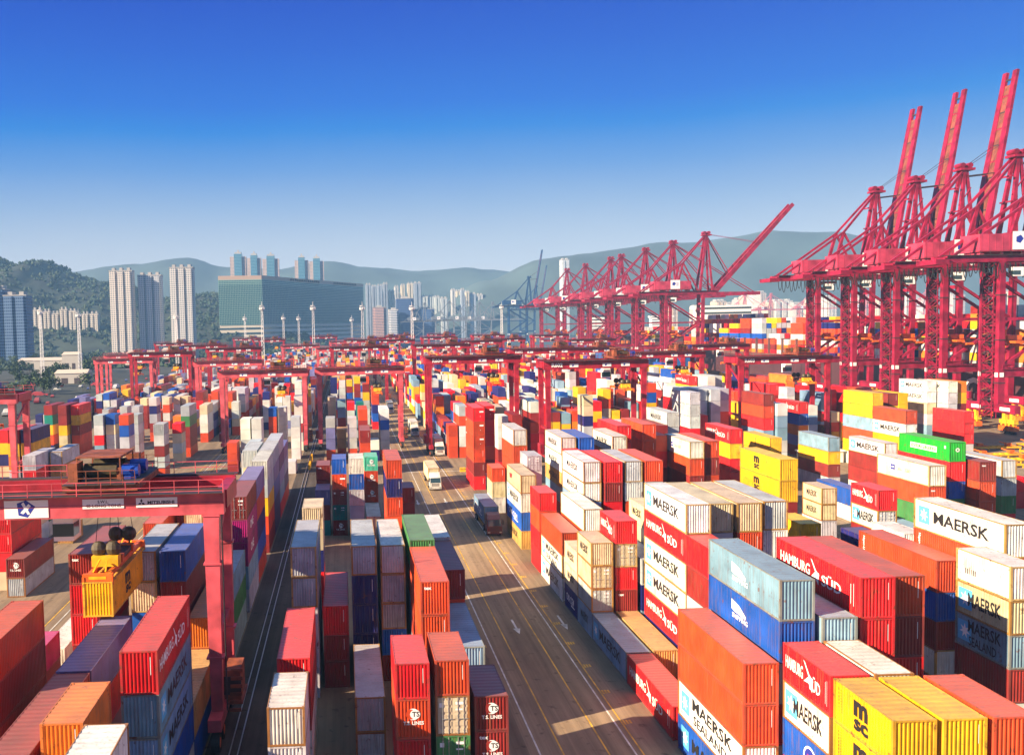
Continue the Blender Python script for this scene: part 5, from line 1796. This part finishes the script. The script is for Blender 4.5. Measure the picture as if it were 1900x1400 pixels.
def apartment(label,x,y,w,d,h,col,group,bays=3,z0=0,m=None):
    m=m or M_fac; t=thing('apartment_tower',label,'tower block',(x,y,z0),group); mb=MB(); mb.box(-w/2,w/2,-d/2*.7,d/2*.7,-z0-2,h)
    for i in range(bays):
        c=-w/2+w*(i+.5)/bays; mb.box(c-w/bays*.34,c+w/bays*.34,-d/2,d/2,-z0-2,h-.8)
    part('wall',mb,[m],t,col)
    r=MB(); r.box(-w/2-.4,w/2+.4,-d/2*.7-.4,d/2*.7+.4,h,h+1.2)
    for i in range(bays): c=-w/2+w*(i+.5)/bays; r.box(c-w/bays*.2,c+w/bays*.2,-d*.22,d*.22,h+1.2,h+5)
    part('roof',r,[M_roofc],t); return t
M_mull=mat('curtain_wall_frames',(.24,.42,.36),.5); M_gls=mat('curtain_wall_glass',(.012,.13,.17),.25); M_par=mat('parapet_stone',(.50,.34,.24),.7); M_pod=mat('podium_stone',(.66,.58,.44),.7)
def glass_block():
    A,B_,D=Vector((-202,1480)),Vector((-133,1487)),Vector((39,1859)); n1=(B_-A).normalized(); n2=(D-B_).normalized(); E=A+(D-B_)
    t=thing('glass_building','huge green glass office block with pale podium and two flat faces','office building',(-133,1487,0)); o=B_
    P=[A-o,B_-o,D-o,E-o]
    def prism(z0,z1,g,m,mb):
        c=sum((p for p in P),Vector((0,0)))/4; Q=[p+(p-c).normalized()*g for p in P]
        mb.hexa([(p.x,p.y,z0) for p in Q]+[(p.x,p.y,z1) for p in Q],m)
    mb=MB(); prism(-3,42,0,0,mb); 
    for z in (10,18,26,34): prism(z,z+3.2,.4,1,mb)
    part('podium',mb,[M_pod,M_glass],t)
    mb=MB(); prism(42,114,0,0,mb); part('tower_body',mb,[M_gls],t)
    for p,q,nm,step,c in ((A-o,B_-o,n1,2.65,24),(B_-o,D-o,n2,5.2,24)):
        mb=MB(); L=(q-p).length; nn=Vector((nm.y,-nm.x)); off=nn*.5
        k=int(L/step)
        for i in range(k+1): u=p+nm*(L*i/k)+off; mb.bar((u.x,u.y,42),(u.x,u.y,114),.36,.5)
        for i in range(c+1):
            z=42+72*i/c; a=p+off; b=q+off; mb.bar((a.x,a.y,z),(b.x,b.y,z),.6,.62 if i<c-2 else 1.3)
        part('curtain_wall',mb,[M_mull],t)
    mb=MB(); prism(114,121,.6,0,mb); part('parapet',mb,[M_par],t)
    mb=MB(); a,b=B_-o,D-o
    for f0,f1 in ((.24,.52),(.66,.92)):
        for i in range(14): f=f0+(f1-f0)*i/14; u=a+(b-a)*f+Vector((n2.y,-n2.x))*1.6; mb.bar((u.x,u.y,116),(u.x,u.y,120),2.5,2.5)
    part('roof_sign',mb,[M_drk],t)
glass_block()
def behind(p0,p1,top,y): return ((p0+p1)/2-640)/1686.23*y,(p1-p0)/1686.23*y
M_glt=facade('blue_tower_glass',(.03,.12,.20),3.3,40,.75,1.1,.12)
for i,(p0,p1,tp) in enumerate(((433,462,472),(464,489,475),(492,522,477),(551,576,481),(578,604,483))):
    x,wd=behind(p0,p1,tp,2050); z=35+(609-tp)*2050/1686
    t=thing('hotel_tower',f'slim blue glass tower with pink side walls, {nth(i+1)} of five rising over the block','tower block',(x,2050,0),'towers behind the glass block')
    mb=MB(); mb.box(-wd*.24,wd*.24,-11,11,0,z); part('glass_front',mb,[M_glt],t,(.16,.34,.42))
    for s in (-1,1): mb=MB(); mb.box(min(s*wd*.24,s*wd*.5),max(s*wd*.24,s*wd*.5),-8,9,0,z-6); part('side_wall',mb,[M_fac],t,(.52,.38,.33))
    mb=MB(); mb.box(-wd*.2,wd*.2,-8,8,z,z+4); mb.box(-wd*.05,wd*.05,-3,3,z+4,z+9); part('roof',mb,[M_roofc],t)
G1='apartment towers below the hill'
apartment('tall cream apartment tower with three lobes, left and taller of the pair',-325,1350,33,24,123,(.66,.58,.50),G1)
apartment('pale grey apartment tower with three lobes, right of the taller cream one',-288,1370,34,24,117,(.50,.50,.53),G1)
apartment('pale twin-toned apartment tower standing alone beside the glass block',-237,1350,34,24,126,(.60,.56,.52),G1)
apartment('dark blue office block with a grid of windows at the left edge',-389,1100,27,30,80,(.10,.17,.30),'office blocks at the left edge',2,0,M_off)
apartment('narrow blue office wing joined beside the red block at the left edge',-406.5,1104,8,26,88,(.12,.22,.36),'office blocks at the left edge',1,0,M_off)
apartment('red brick office block cut off by the left frame edge',-416,1100,9,30,91,(.48,.12,.08),'office blocks at the left edge',1,0,M_off)
for i,(p0,p1,tp) in enumerate(((70,88,574),(90,103,577),(105,118,581),(120,134,574),(136,150,577),(160,172,583),(174,190,583))):
    x,wd=behind(p0,p1,tp,1500); apartment(f'low cream estate block at the foot of the hill, {nth(i+1)} in the line',x,1500,wd,14,35+(616-tp)*1500/1686-45,(.60,.52,.42),'estate blocks at the foot of the hill',2,45)
CITY=((680,690,528,0),(691,700,531,1),(701,711,530,0),(712,721,527,1),(685,697,547,2),(703,713,548,2),(722,733,541,3),(733,741,533,2),(745,753,530,3),(757,768,528,3),(769,783,527,1),(736,743,545,3),(784,795,552,4),(796,806,552,4),(807,817,553,4),(818,831,556,5),(838,846,541,2),(847,855,543,3),(856,863,541,0),(864,872,545,3),(832,840,575,3),(873,884,549,0),(886,897,551,2))
CC=((.34,.38,.44),(.30,.33,.38),(.56,.54,.50),(.68,.58,.40),(.58,.60,.54),(.50,.52,.50))
for i,(p0,p1,tp,c) in enumerate(CITY):
    yy=2350+(i*137)%400; x,wd=behind(p0,p1,tp,yy); apartment(f'hazy {"grey grey buff cream green-white pale-grey".split()[c]} tower block in the mid distance, {nth(i+1)} of that skyline',x,yy,wd,24,35+(604-tp)*yy/1686,CC[c],'tower blocks of the mid skyline',2)
for i,(p0,p1,tp,yy,col,lab) in enumerate(((736,768,555,2000,(.03,.06,.18),'navy glass office tower rising behind the far red cranes'),(722,739,575,1960,(.62,.62,.62),'white office block with dark floor bands beside the navy tower'),(768,806,575,2010,(.05,.10,.24),'lower blue glass office wing right of the navy tower'),(692,716,570,2100,(.55,.33,.26),'low pink building left of the white banded office'))):
    x,wd=behind(p0,p1,tp,yy); apartment(lab,x,yy,wd,40,35+(604-tp)*yy/1686,col,'mid-distance offices',1,0,M_off)
x,wd=behind(1043,1058,483,2300); apartment('very tall pale skyscraper in the haze behind the crimson cranes',x,2300,wd,30,35+(597-483)*2300/1686,(.62,.64,.64),'distant harbour city',2)
FAR=((1330,1349,556),(1352,1368,561),(1371,1382,553),(1384,1398,547),(1400,1411,543),(1412,1424,541),(1428,1438,558),(1440,1476,556),(1478,1492,562),(1508,1530,553),(1540,1557,550),(1598,1624,549),(1634,1654,556),(1688,1714,547),(1776,1802,547),(1866,1905,542),(1722,1740,556),(1290,1306,566),(1240,1258,568))
for i,(p0,p1,tp) in enumerate(FAR):
    yy=2050+(i*211)%250; x,wd=behind(p0,p1,tp,yy); apartment(f'pale peach tower block across the water, {nth(i+1)} of the hazy harbour city',x,yy,wd,40,35+(597-(x/yy)*23-tp)*yy/1686,((.70,.52,.36),(.62,.58,.52),(.55,.45,.40))[i%3],'distant harbour city',3)
M_shed=mat('shed_roof',(.50,.42,.33),.7); M_shedw=mat('shed_wall',(.40,.37,.33),.8)
for i,(x,y,wd,d,h) in enumerate(((-262,820,26,20,11),(-238,800,14,14,16),(-350,760,40,26,8),(-300,900,34,22,9),(-250,600,30,16,7),(-215,520,24,14,6),(-330,560,40,20,8),(-300,470,26,16,6),(-380,640,36,22,9),(-190,640,22,14,7),(-420,860,44,30,9),(-205,930,30,20,13),(-180,1000,36,24,14))):
    t=thing('warehouse',f'low cream warehouse beyond the yard edge, {nth(i+1)} of the cluster','warehouse',(x,y,0),'warehouses beyond the yard edge')
    m=MB(); m.box(-wd/2,wd/2,-d/2,d/2,0,h); part('wall',m,[M_shedw],t); m=MB(); m.hexa([(-wd/2-.5,-d/2-.5,h),(wd/2+.5,-d/2-.5,h),(wd/2+.5,d/2+.5,h),(-wd/2-.5,d/2+.5,h),(-wd/2,-.4,h+2.5),(wd/2,-.4,h+2.5),(wd/2,.4,h+2.5),(-wd/2,.4,h+2.5)]); part('roof',m,[M_shed],t)
    
    for s_ in (-.2,.2): m=MB(); m.box(wd*(s_-.1),wd*(s_+.1),-d/2-.1,-d/2-.02,0,h*.55); part('door',m,[M_drk],t)
# ---------------------------------------------------------------- lighting masts
def mast(label,loc,H):
    t=thing('lighting_mast',label,'light mast',loc,'white lattice lighting masts'); m=MB(); a,b=1.15,.6; n=16
    q=lambda f,s: (a+(b-a)*f)*s
    for sx in (-1,1):
        for sy in (-1,1): m.bar((a*sx,a*sy,0),(b*sx,b*sy,H-3),.26,.26)
    for i in range(n):
        f,g=i/n,(i+1)/n; z0,z1=(H-3)*f,(H-3)*g
        for s in (-1,1):
            m.bar((q(f,-1),q(f,s),z0),(q(g,1),q(g,s),z1),.11,.11); m.bar((q(f,s),q(f,-1),z0),(q(g,s),q(g,1),z1),.11,.11)
            m.bar((q(g,-1),q(g,s),z1),(q(g,1),q(g,s),z1),.11,.11); m.bar((q(g,s),q(g,-1),z1),(q(g,s),q(g,1),z1),.11,.11)
    part('lattice',m,[M_wmast],t)
    m=MB(); m.cyl((0,0,H-3.2),(0,0,H-2.9),2.1,12); m.cyl((0,0,H-.3),(0,0,H),1.9,12)
    for i in range(8): an=i*math.pi/4; m.box(1.8*math.cos(an)-.4,1.8*math.cos(an)+.4,1.8*math.sin(an)-.4,1.8*math.sin(an)+.4,H-2.8,H-1.2)
    m.cyl((0,0,H),(0,0,H+3),.12,6); part('lamp_ring',m,[M_wmast],t); return t
MS=((83,575,690),(152,580,690),(330,583,700),(488,567,700),(582,567,700),(673,567,700),(765,567,700),(456,588,950),(527,587,950),(555,588,950),(653,590,980),(932,566,900))
for i,(p,tp,yy) in enumerate(MS):
    x=(p-640)/1686.23*yy; mast(f'white lattice lighting mast with a round head, {nth(sorted(q[0] for q in MS).index(p)+1)} along the skyline from the hill side',(x,yy,0),35+(606-(p-640)*.0223-tp)*yy/1686.23)
# ---------------------------------------------------------------- trees by the yard edge
M_leaf=mat('leaves_dark_green',(.035,.065,.022),.8,0,.5,.6); M_leaf2=mat('leaves_light_green',(.07,.11,.03),.8,0,.4,.6); M_bark=mat('bark',(.07,.05,.035),.9)
def tree(label,loc,seed,H=11):
    rr=random.Random(seed); t=thing('tree',label,'tree',loc,'trees beyond the yard edge'); m=MB(); m.cyl((0,0,0),(0,0,H*.45),.35,7,0,.22)
    for i in range(5): a=i*1.3; m.bar((0,0,H*.4),(math.cos(a)*H*.24,math.sin(a)*H*.24,H*.62),.2,.2,0,.08,.08)
    part('trunk',m,[M_bark],t); m=MB(); cl=[(rr.gauss(0,H*.17),rr.gauss(0,H*.17),H*(.62+rr.uniform(-.2,.3))) for _ in range(11)]
    for i in range(420):
        c=rr.choice(cl); p=Vector(c)+Vector((rr.gauss(0,1),rr.gauss(0,1),rr.gauss(0,.8)))*H*.09; s=rr.uniform(.35,.85)
        a=Vector((rr.gauss(0,1),rr.gauss(0,1),rr.gauss(0,1))).normalized(); b=a.cross(Vector((rr.random(),rr.random(),1))).normalized()
        m.face([p-a*s-b*s*.5,p+a*s-b*s*.5,p+a*s+b*s*.5,p-a*s+b*s*.5],0 if rr.random()<.65 else 1)
    part('crown',m,[M_leaf,M_leaf2],t); return t
tp=[tree('round dark tree in the belt beyond the yard edge, first one',(-330,640,0),1),tree('loose pale green tree in the belt beyond the yard edge, second one',(-310,690,0),2,13)]
rt=random.Random(8)
for i in range(60): dup(tp[i%2],(rt.uniform(-430,-150),rt.uniform(450,1000),0),f'tree in the green belt beyond the yard edge, {nth(i+3) if i<47 else nth(i-44)+" behind"} of the belt',None,(rt.uniform(.8,1.5),)*2+(rt.uniform(.7,1.2),),rt.uniform(0,6))
hobj=bpy.data.objects['hill']; m=MB(); rw=random.Random(21); vv=hobj.data.vertices; n=len(vv)
from mathutils import noise as _ns
for i in range(17000):
    if i<11500:
        p=vv[rw.randrange(n)].co
        if p.y>2000 or p.z<2: continue
        if _ns.noise(Vector((p.x/90,p.y/90,4)))<-.38: continue
        x,y,z=p.x+rw.uniform(-7,7),p.y+rw.uniform(-7,7),p.z
    else: x,y,z=rw.uniform(-700,-90),rw.uniform(880,1480),0
    r=rw.uniform(2.2,5.2); b0=len(m.v); m.ball((x,y,z+r*.3),r,5,0 if rw.random()<.72 else 1,(1,1,.95))
    for j in range(b0,len(m.v)): v=m.v[j]; m.v[j]=(v[0]+rw.uniform(-1,1),v[1]+rw.uniform(-1,1),v[2]+rw.uniform(-1.3,1.3))
o=part('woodland',m,[mat('canopy_dark',(.020,.042,.022),.9,0,.6,.03),mat('canopy_light',(.045,.065,.024),.9,0,.5,.03)]); o['kind']='stuff'; o['label']='dense woodland covering the hillside and its foot'
# ---------------------------------------------------------------- trucks
def truck(label,loc,cabcol,trail=True):
    t=thing('container_truck',label,'truck',loc,'terminal trucks on the road'); cp=[M_paint,M_glass,M_drk,M_white]
    m=MB(); m.hexa([(-1.22,0,.75),(1.22,0,.75),(1.22,2.3,.75),(-1.22,2.3,.75),(-1.2,.0,1.7),(1.2,.0,1.7),(1.22,2.3,1.7),(-1.22,2.3,1.7)],0)
    m.hexa([(-1.2,0,1.7),(1.2,0,1.7),(1.22,2.3,1.7),(-1.22,2.3,1.7),(-1.1,.35,2.75),(1.1,.35,2.75),(1.2,2.3,2.95),(-1.2,2.3,2.95)],0)
    m.hexa([(-1.1,.4,2.76),(1.1,.4,2.76),(1.18,2.25,2.96),(-1.18,2.25,2.96),(-1.0,1.1,3.3),(1.0,1.1,3.3),(1.1,2.25,3.6),(-1.1,2.25,3.6)],0)
    for i in range(4): m.box(-.8,.8,-.03,0,.95+i*.16,1.03+i*.16,2)
    part('cab',m,cp,t,cabcol)
    m=MB(); m.face([(-1.1,-.03,1.66),(1.1,-.03,1.66),(1.02,.30,2.66),(-1.02,.30,2.66)]); m.face([(-1.225,.3,1.75),(-1.19,.5,2.6),(-1.22,1.5,2.6),(-1.23,1.5,1.75)]); m.face([(1.225,.3,1.75),(1.23,1.5,1.75),(1.22,1.5,2.6),(1.19,.5,2.6)]); part('windscreen',m,[M_glass],t)
    m=MB(); m.box(-1.25,1.25,-.2,.1,.4,.85); part('bumper',m,[M_paint],t,tuple(v*.7 for v in cabcol))
    for s in (-.95,.95): m=MB(); m.box(s-.2,s+.2,-.22,-.19,.58,.78); part('headlight',m,[M_steel],t)
    for s in (-1.42,1.42): m=MB(); m.box(s-.1,s+.1,.1,.25,1.9,2.6); m.bar((s,.2,2.6),(s*.85,.3,2.7),.05,.05); part('mirror',m,[M_drk],t)
    m=MB(); m.box(-.5,.5,.3,15.5,.75,1.1); 
    for x in (-.95,.95): m.box(x-.12,x+.12,3.2,15.6,1.1,1.38)
    for y in (3.3,9.3,15.3): m.box(-1.2,1.2,y,y+.3,1.1,1.4)
    part('chassis',m,[M_drk],t)
    for y in (.9,4.3,12.6,13.9):
        for x in (-1.05,1.05):
            m=MB(); m.cyl((x-.17,y,.5),(x+.17,y,.5),.5,14); wh=part('wheel',m,[M_tyre],t); m=MB(); m.cyl((x-.19,y,.5),(x+.19,y,.5),.27,10); part('rim',m,[M_steel],wh)
    return t
T1=truck('white truck carrying a cream container, driving alone down the middle lane',(18.4,190,0),(.72,.70,.62))
dup(T1,(24.6,240,0),'white truck waiting beside the leg of the bright red yard gantry'); dup(T1,(21.4,284,0),'white truck passing under the bright red yard gantry, farthest on the road')
dup(T1,(17.5,360,0),'small white truck far up the road beyond the red yard gantries')
T2=truck('dark maroon truck carrying a pale blue container beside the cream stacks',(23.9,147.5,0),(.16,.02,.025))
def load(code,L,x,y,lab,mk=''): return container(code,mk,L,2.591 if L<8 else 2.896,(x-CW/2,y,1.4),lab,'containers riding on trucks')
load('c',12.192,18.4,193.2,'long cream container riding on the truck in the middle lane'); load('w',12.192,24.6,243.2,'long white container riding on the truck beside the red gantry leg')
load('w',12.192,21.4,287.2,'long white container on the truck under the red gantry'); load('G',12.192,23.9,150.7,'long pale blue container riding on the maroon truck','C'); load('g',12.192,17.5,363.2,'grey container on the farthest truck up the road')
container('y','S',12.192,2.896,(-20.6-CW/2,73.4,11.85),'yellow container lifted in the air under the orange spreader of the nearest gantry','lifted container')
cars=thing('parked_car','dark car parked beyond the yard edge, first of the rows','car',(-240,560,0),'vehicles parked beyond the yard edge')
m=MB(); m.hexa([(-.9,-2.2,.35),(.9,-2.2,.35),(.9,2.2,.35),(-.9,2.2,.35),(-.88,-2.2,.85),(.88,-2.2,.85),(.88,2.2,.9),(-.88,2.2,.9)]); m.hexa([(-.85,-1.2,.86),(.85,-1.2,.86),(.85,1.9,.88),(-.85,1.9,.88),(-.7,-.5,1.45),(.7,-.5,1.45),(.7,1.4,1.45),(-.7,1.4,1.45)]); part('body',m,[M_paint],cars,(.05,.06,.09))
m=MB()
for y in (-1.4,1.4): m.cyl((-.92,y,.32),(.92,y,.32),.32,10)
part('wheel',m,[M_tyre],cars)
for i in range(84):
    o=dup(cars,(-140-(i%14)*15-rt.uniform(0,8),380+(i//14)*52+rt.uniform(0,30),0),f'vehicle parked beyond the yard edge, {nth(i%42+2)} of the {"near" if i<42 else "far"} rows',None,None,rt.choice((0,1.57,.2)))
    c=rt.choice(((.6,.6,.6),(.04,.05,.08),(.3,.02,.03),(.05,.1,.3),(.5,.5,.45)))
    for ch in o.children: ch.color=c+(1,)
    if i%3==0: o.scale=(1.4,2.2,2.0)
# ---------------------------------------------------------------- yard odds and ends
def yrack(label,loc,rz):
    t=thing('steel_rack',label,'steel rack',loc,'yellow steel racks on the quay apron',rz); m=MB()
    for x in (-1.2,1.2):
        m.box(x-.15,x+.15,-6,6,.5,.9); 
        for y in (-5.8,-2,2,5.8): m.box(x-.12,x+.12,y-.12,y+.12,0,.5)
    for i in range(9): m.box(-1.2,1.2,-6+i*1.45,-5.75+i*1.45,.55,.85)
    part('frame',m,[M_yel],t); m=MB()
    for y in (-3.5,3.5): m.bar((-1.2,y-1.5,.9),(1.2,y+1.5,1.9),.25,.25); m.box(-.5,.5,y-.6,y+.6,.9,1.7)
    part('hook_gear',m,[M_orange],t); return t
y0=yrack('yellow steel rack lying on the quay apron, first beside the green container',(140,206,0),1.5)
for i,(x,y,a) in enumerate(((154,206,1.6),(168,207,1.5),(182,209,1.57),(143,214,1.55),(157,214,1.6),(172,217,1.5),(186,219,1.6),(150,222,1.57),(165,226,1.5),(180,229,1.6),(146,200,1.5),(160,199,1.57),(175,201,1.6))): dup(y0,(x,y,0),f'yellow steel rack lying on the quay apron, {nth(i+2)} of the scatter',None,None,a)
M_cream=mat('cabin_cream',(.72,.66,.55),.5,0,.2,.6)
t=thing('site_cabin','long low cream site cabin standing crosswise on the apron','site cabin',(113,213,0)); m=MB(); m.box(-5,5,-1.3,1.3,.1,2.8); part('wall',m,[M_cream],t)
m=MB(); m.box(-5.3,5.3,-1.6,1.6,2.8,3.1); part('roof',m,[M_white],t); m=MB(); m.box(-3.5,-2.6,-1.36,-1.3,.2,2.3); part('door',m,[M_shedw],t)
for x in (-1,1.5,3.5): m=MB(); m.box(x-.6,x+.6,-1.35,-1.3,1.2,2.1); part('window',m,[M_glass],t)
def tank(label,loc):
    t=thing('tank_container',label,'tank container',loc,'white tank containers'); m=MB()
    for x in (-1.16,1.16):
        for y in (-3,3): m.box(x-.06,x+.06,y-.06,y+.06,0,2.59)
        for z in (.08,2.5): m.box(x-.05,x+.05,-3,3,z-.06,z+.06)
    for y in (-3,3):
        for z in (.08,2.5): m.box(-1.16,1.16,y-.05,y+.05,z-.06,z+.06)
        m.bar((-1.1,y,.1),(1.1,y,2.5),.08,.08)
    part('corner_frame',m,[M_steel],t); m=MB(); m.cyl((0,-2.5,1.32),(0,2.5,1.32),1.1,20); m.cyl((0,-2.85,1.32),(0,-2.5,1.32),.6,20,0,1.1); m.cyl((0,2.5,1.32),(0,2.85,1.32),1.1,20,0,.6); m.cyl((0,0,2.35),(0,0,2.6),.3,10); part('tank',m,[M_white],t); return t
k=tank('white tank container in a steel frame, lower of the pair',(115,196,0)); k.rotation_euler=(0,0,1.2); dup(k,(115,196,2.6),'white tank container stacked on the other one')
t=thing('cable_guard','yellow cable guard posts beside the rail track','cable guard',(-9.5,222,0)); m=MB()
for i in range(9): m.box(-.2,.2,i*2.2,i*2.2+.4,0,1.6); m.bar((0,i*2.2,1.3),(0,i*2.2+2.2,1.0),.12,.12)
part('post',m,[M_yel],t)
t=thing('safety_barrier','low yellow safety barrier at the crossing beside the white container','barrier',(26.6,214,0)); m=MB()
for i in range(3): m.box(i*1.6,i*1.6+1.3,-.4,.4,0,.95)
part('block',m,[M_yel],t); m=MB(); m.bar((0,-.42,.6),(4.6,-.42,.6),.1,.1); part('rail',m,[M_drk],t)
# ---------------------------------------------------------------- haze: the air itself
m=MB(); m.box(-4600,4600,-350,4200,-6,318); hz=MB(); hz=m
hm=bpy.data.materials.new('haze_air'); hm.use_nodes=True; t=hm.node_tree; t.nodes.clear(); o=t.nodes.new('ShaderNodeOutputMaterial'); v=t.nodes.new('ShaderNodeVolumePrincipled')
v.inputs['Color'].default_value=(.30,.60,1,1); v.inputs['Density'].default_value=.00014; v.inputs['Anisotropy'].default_value=-.1; t.links.new(v.outputs[0],o.inputs['Volume'])
ho=part('haze',m,[hm]); ho['kind']='stuff'
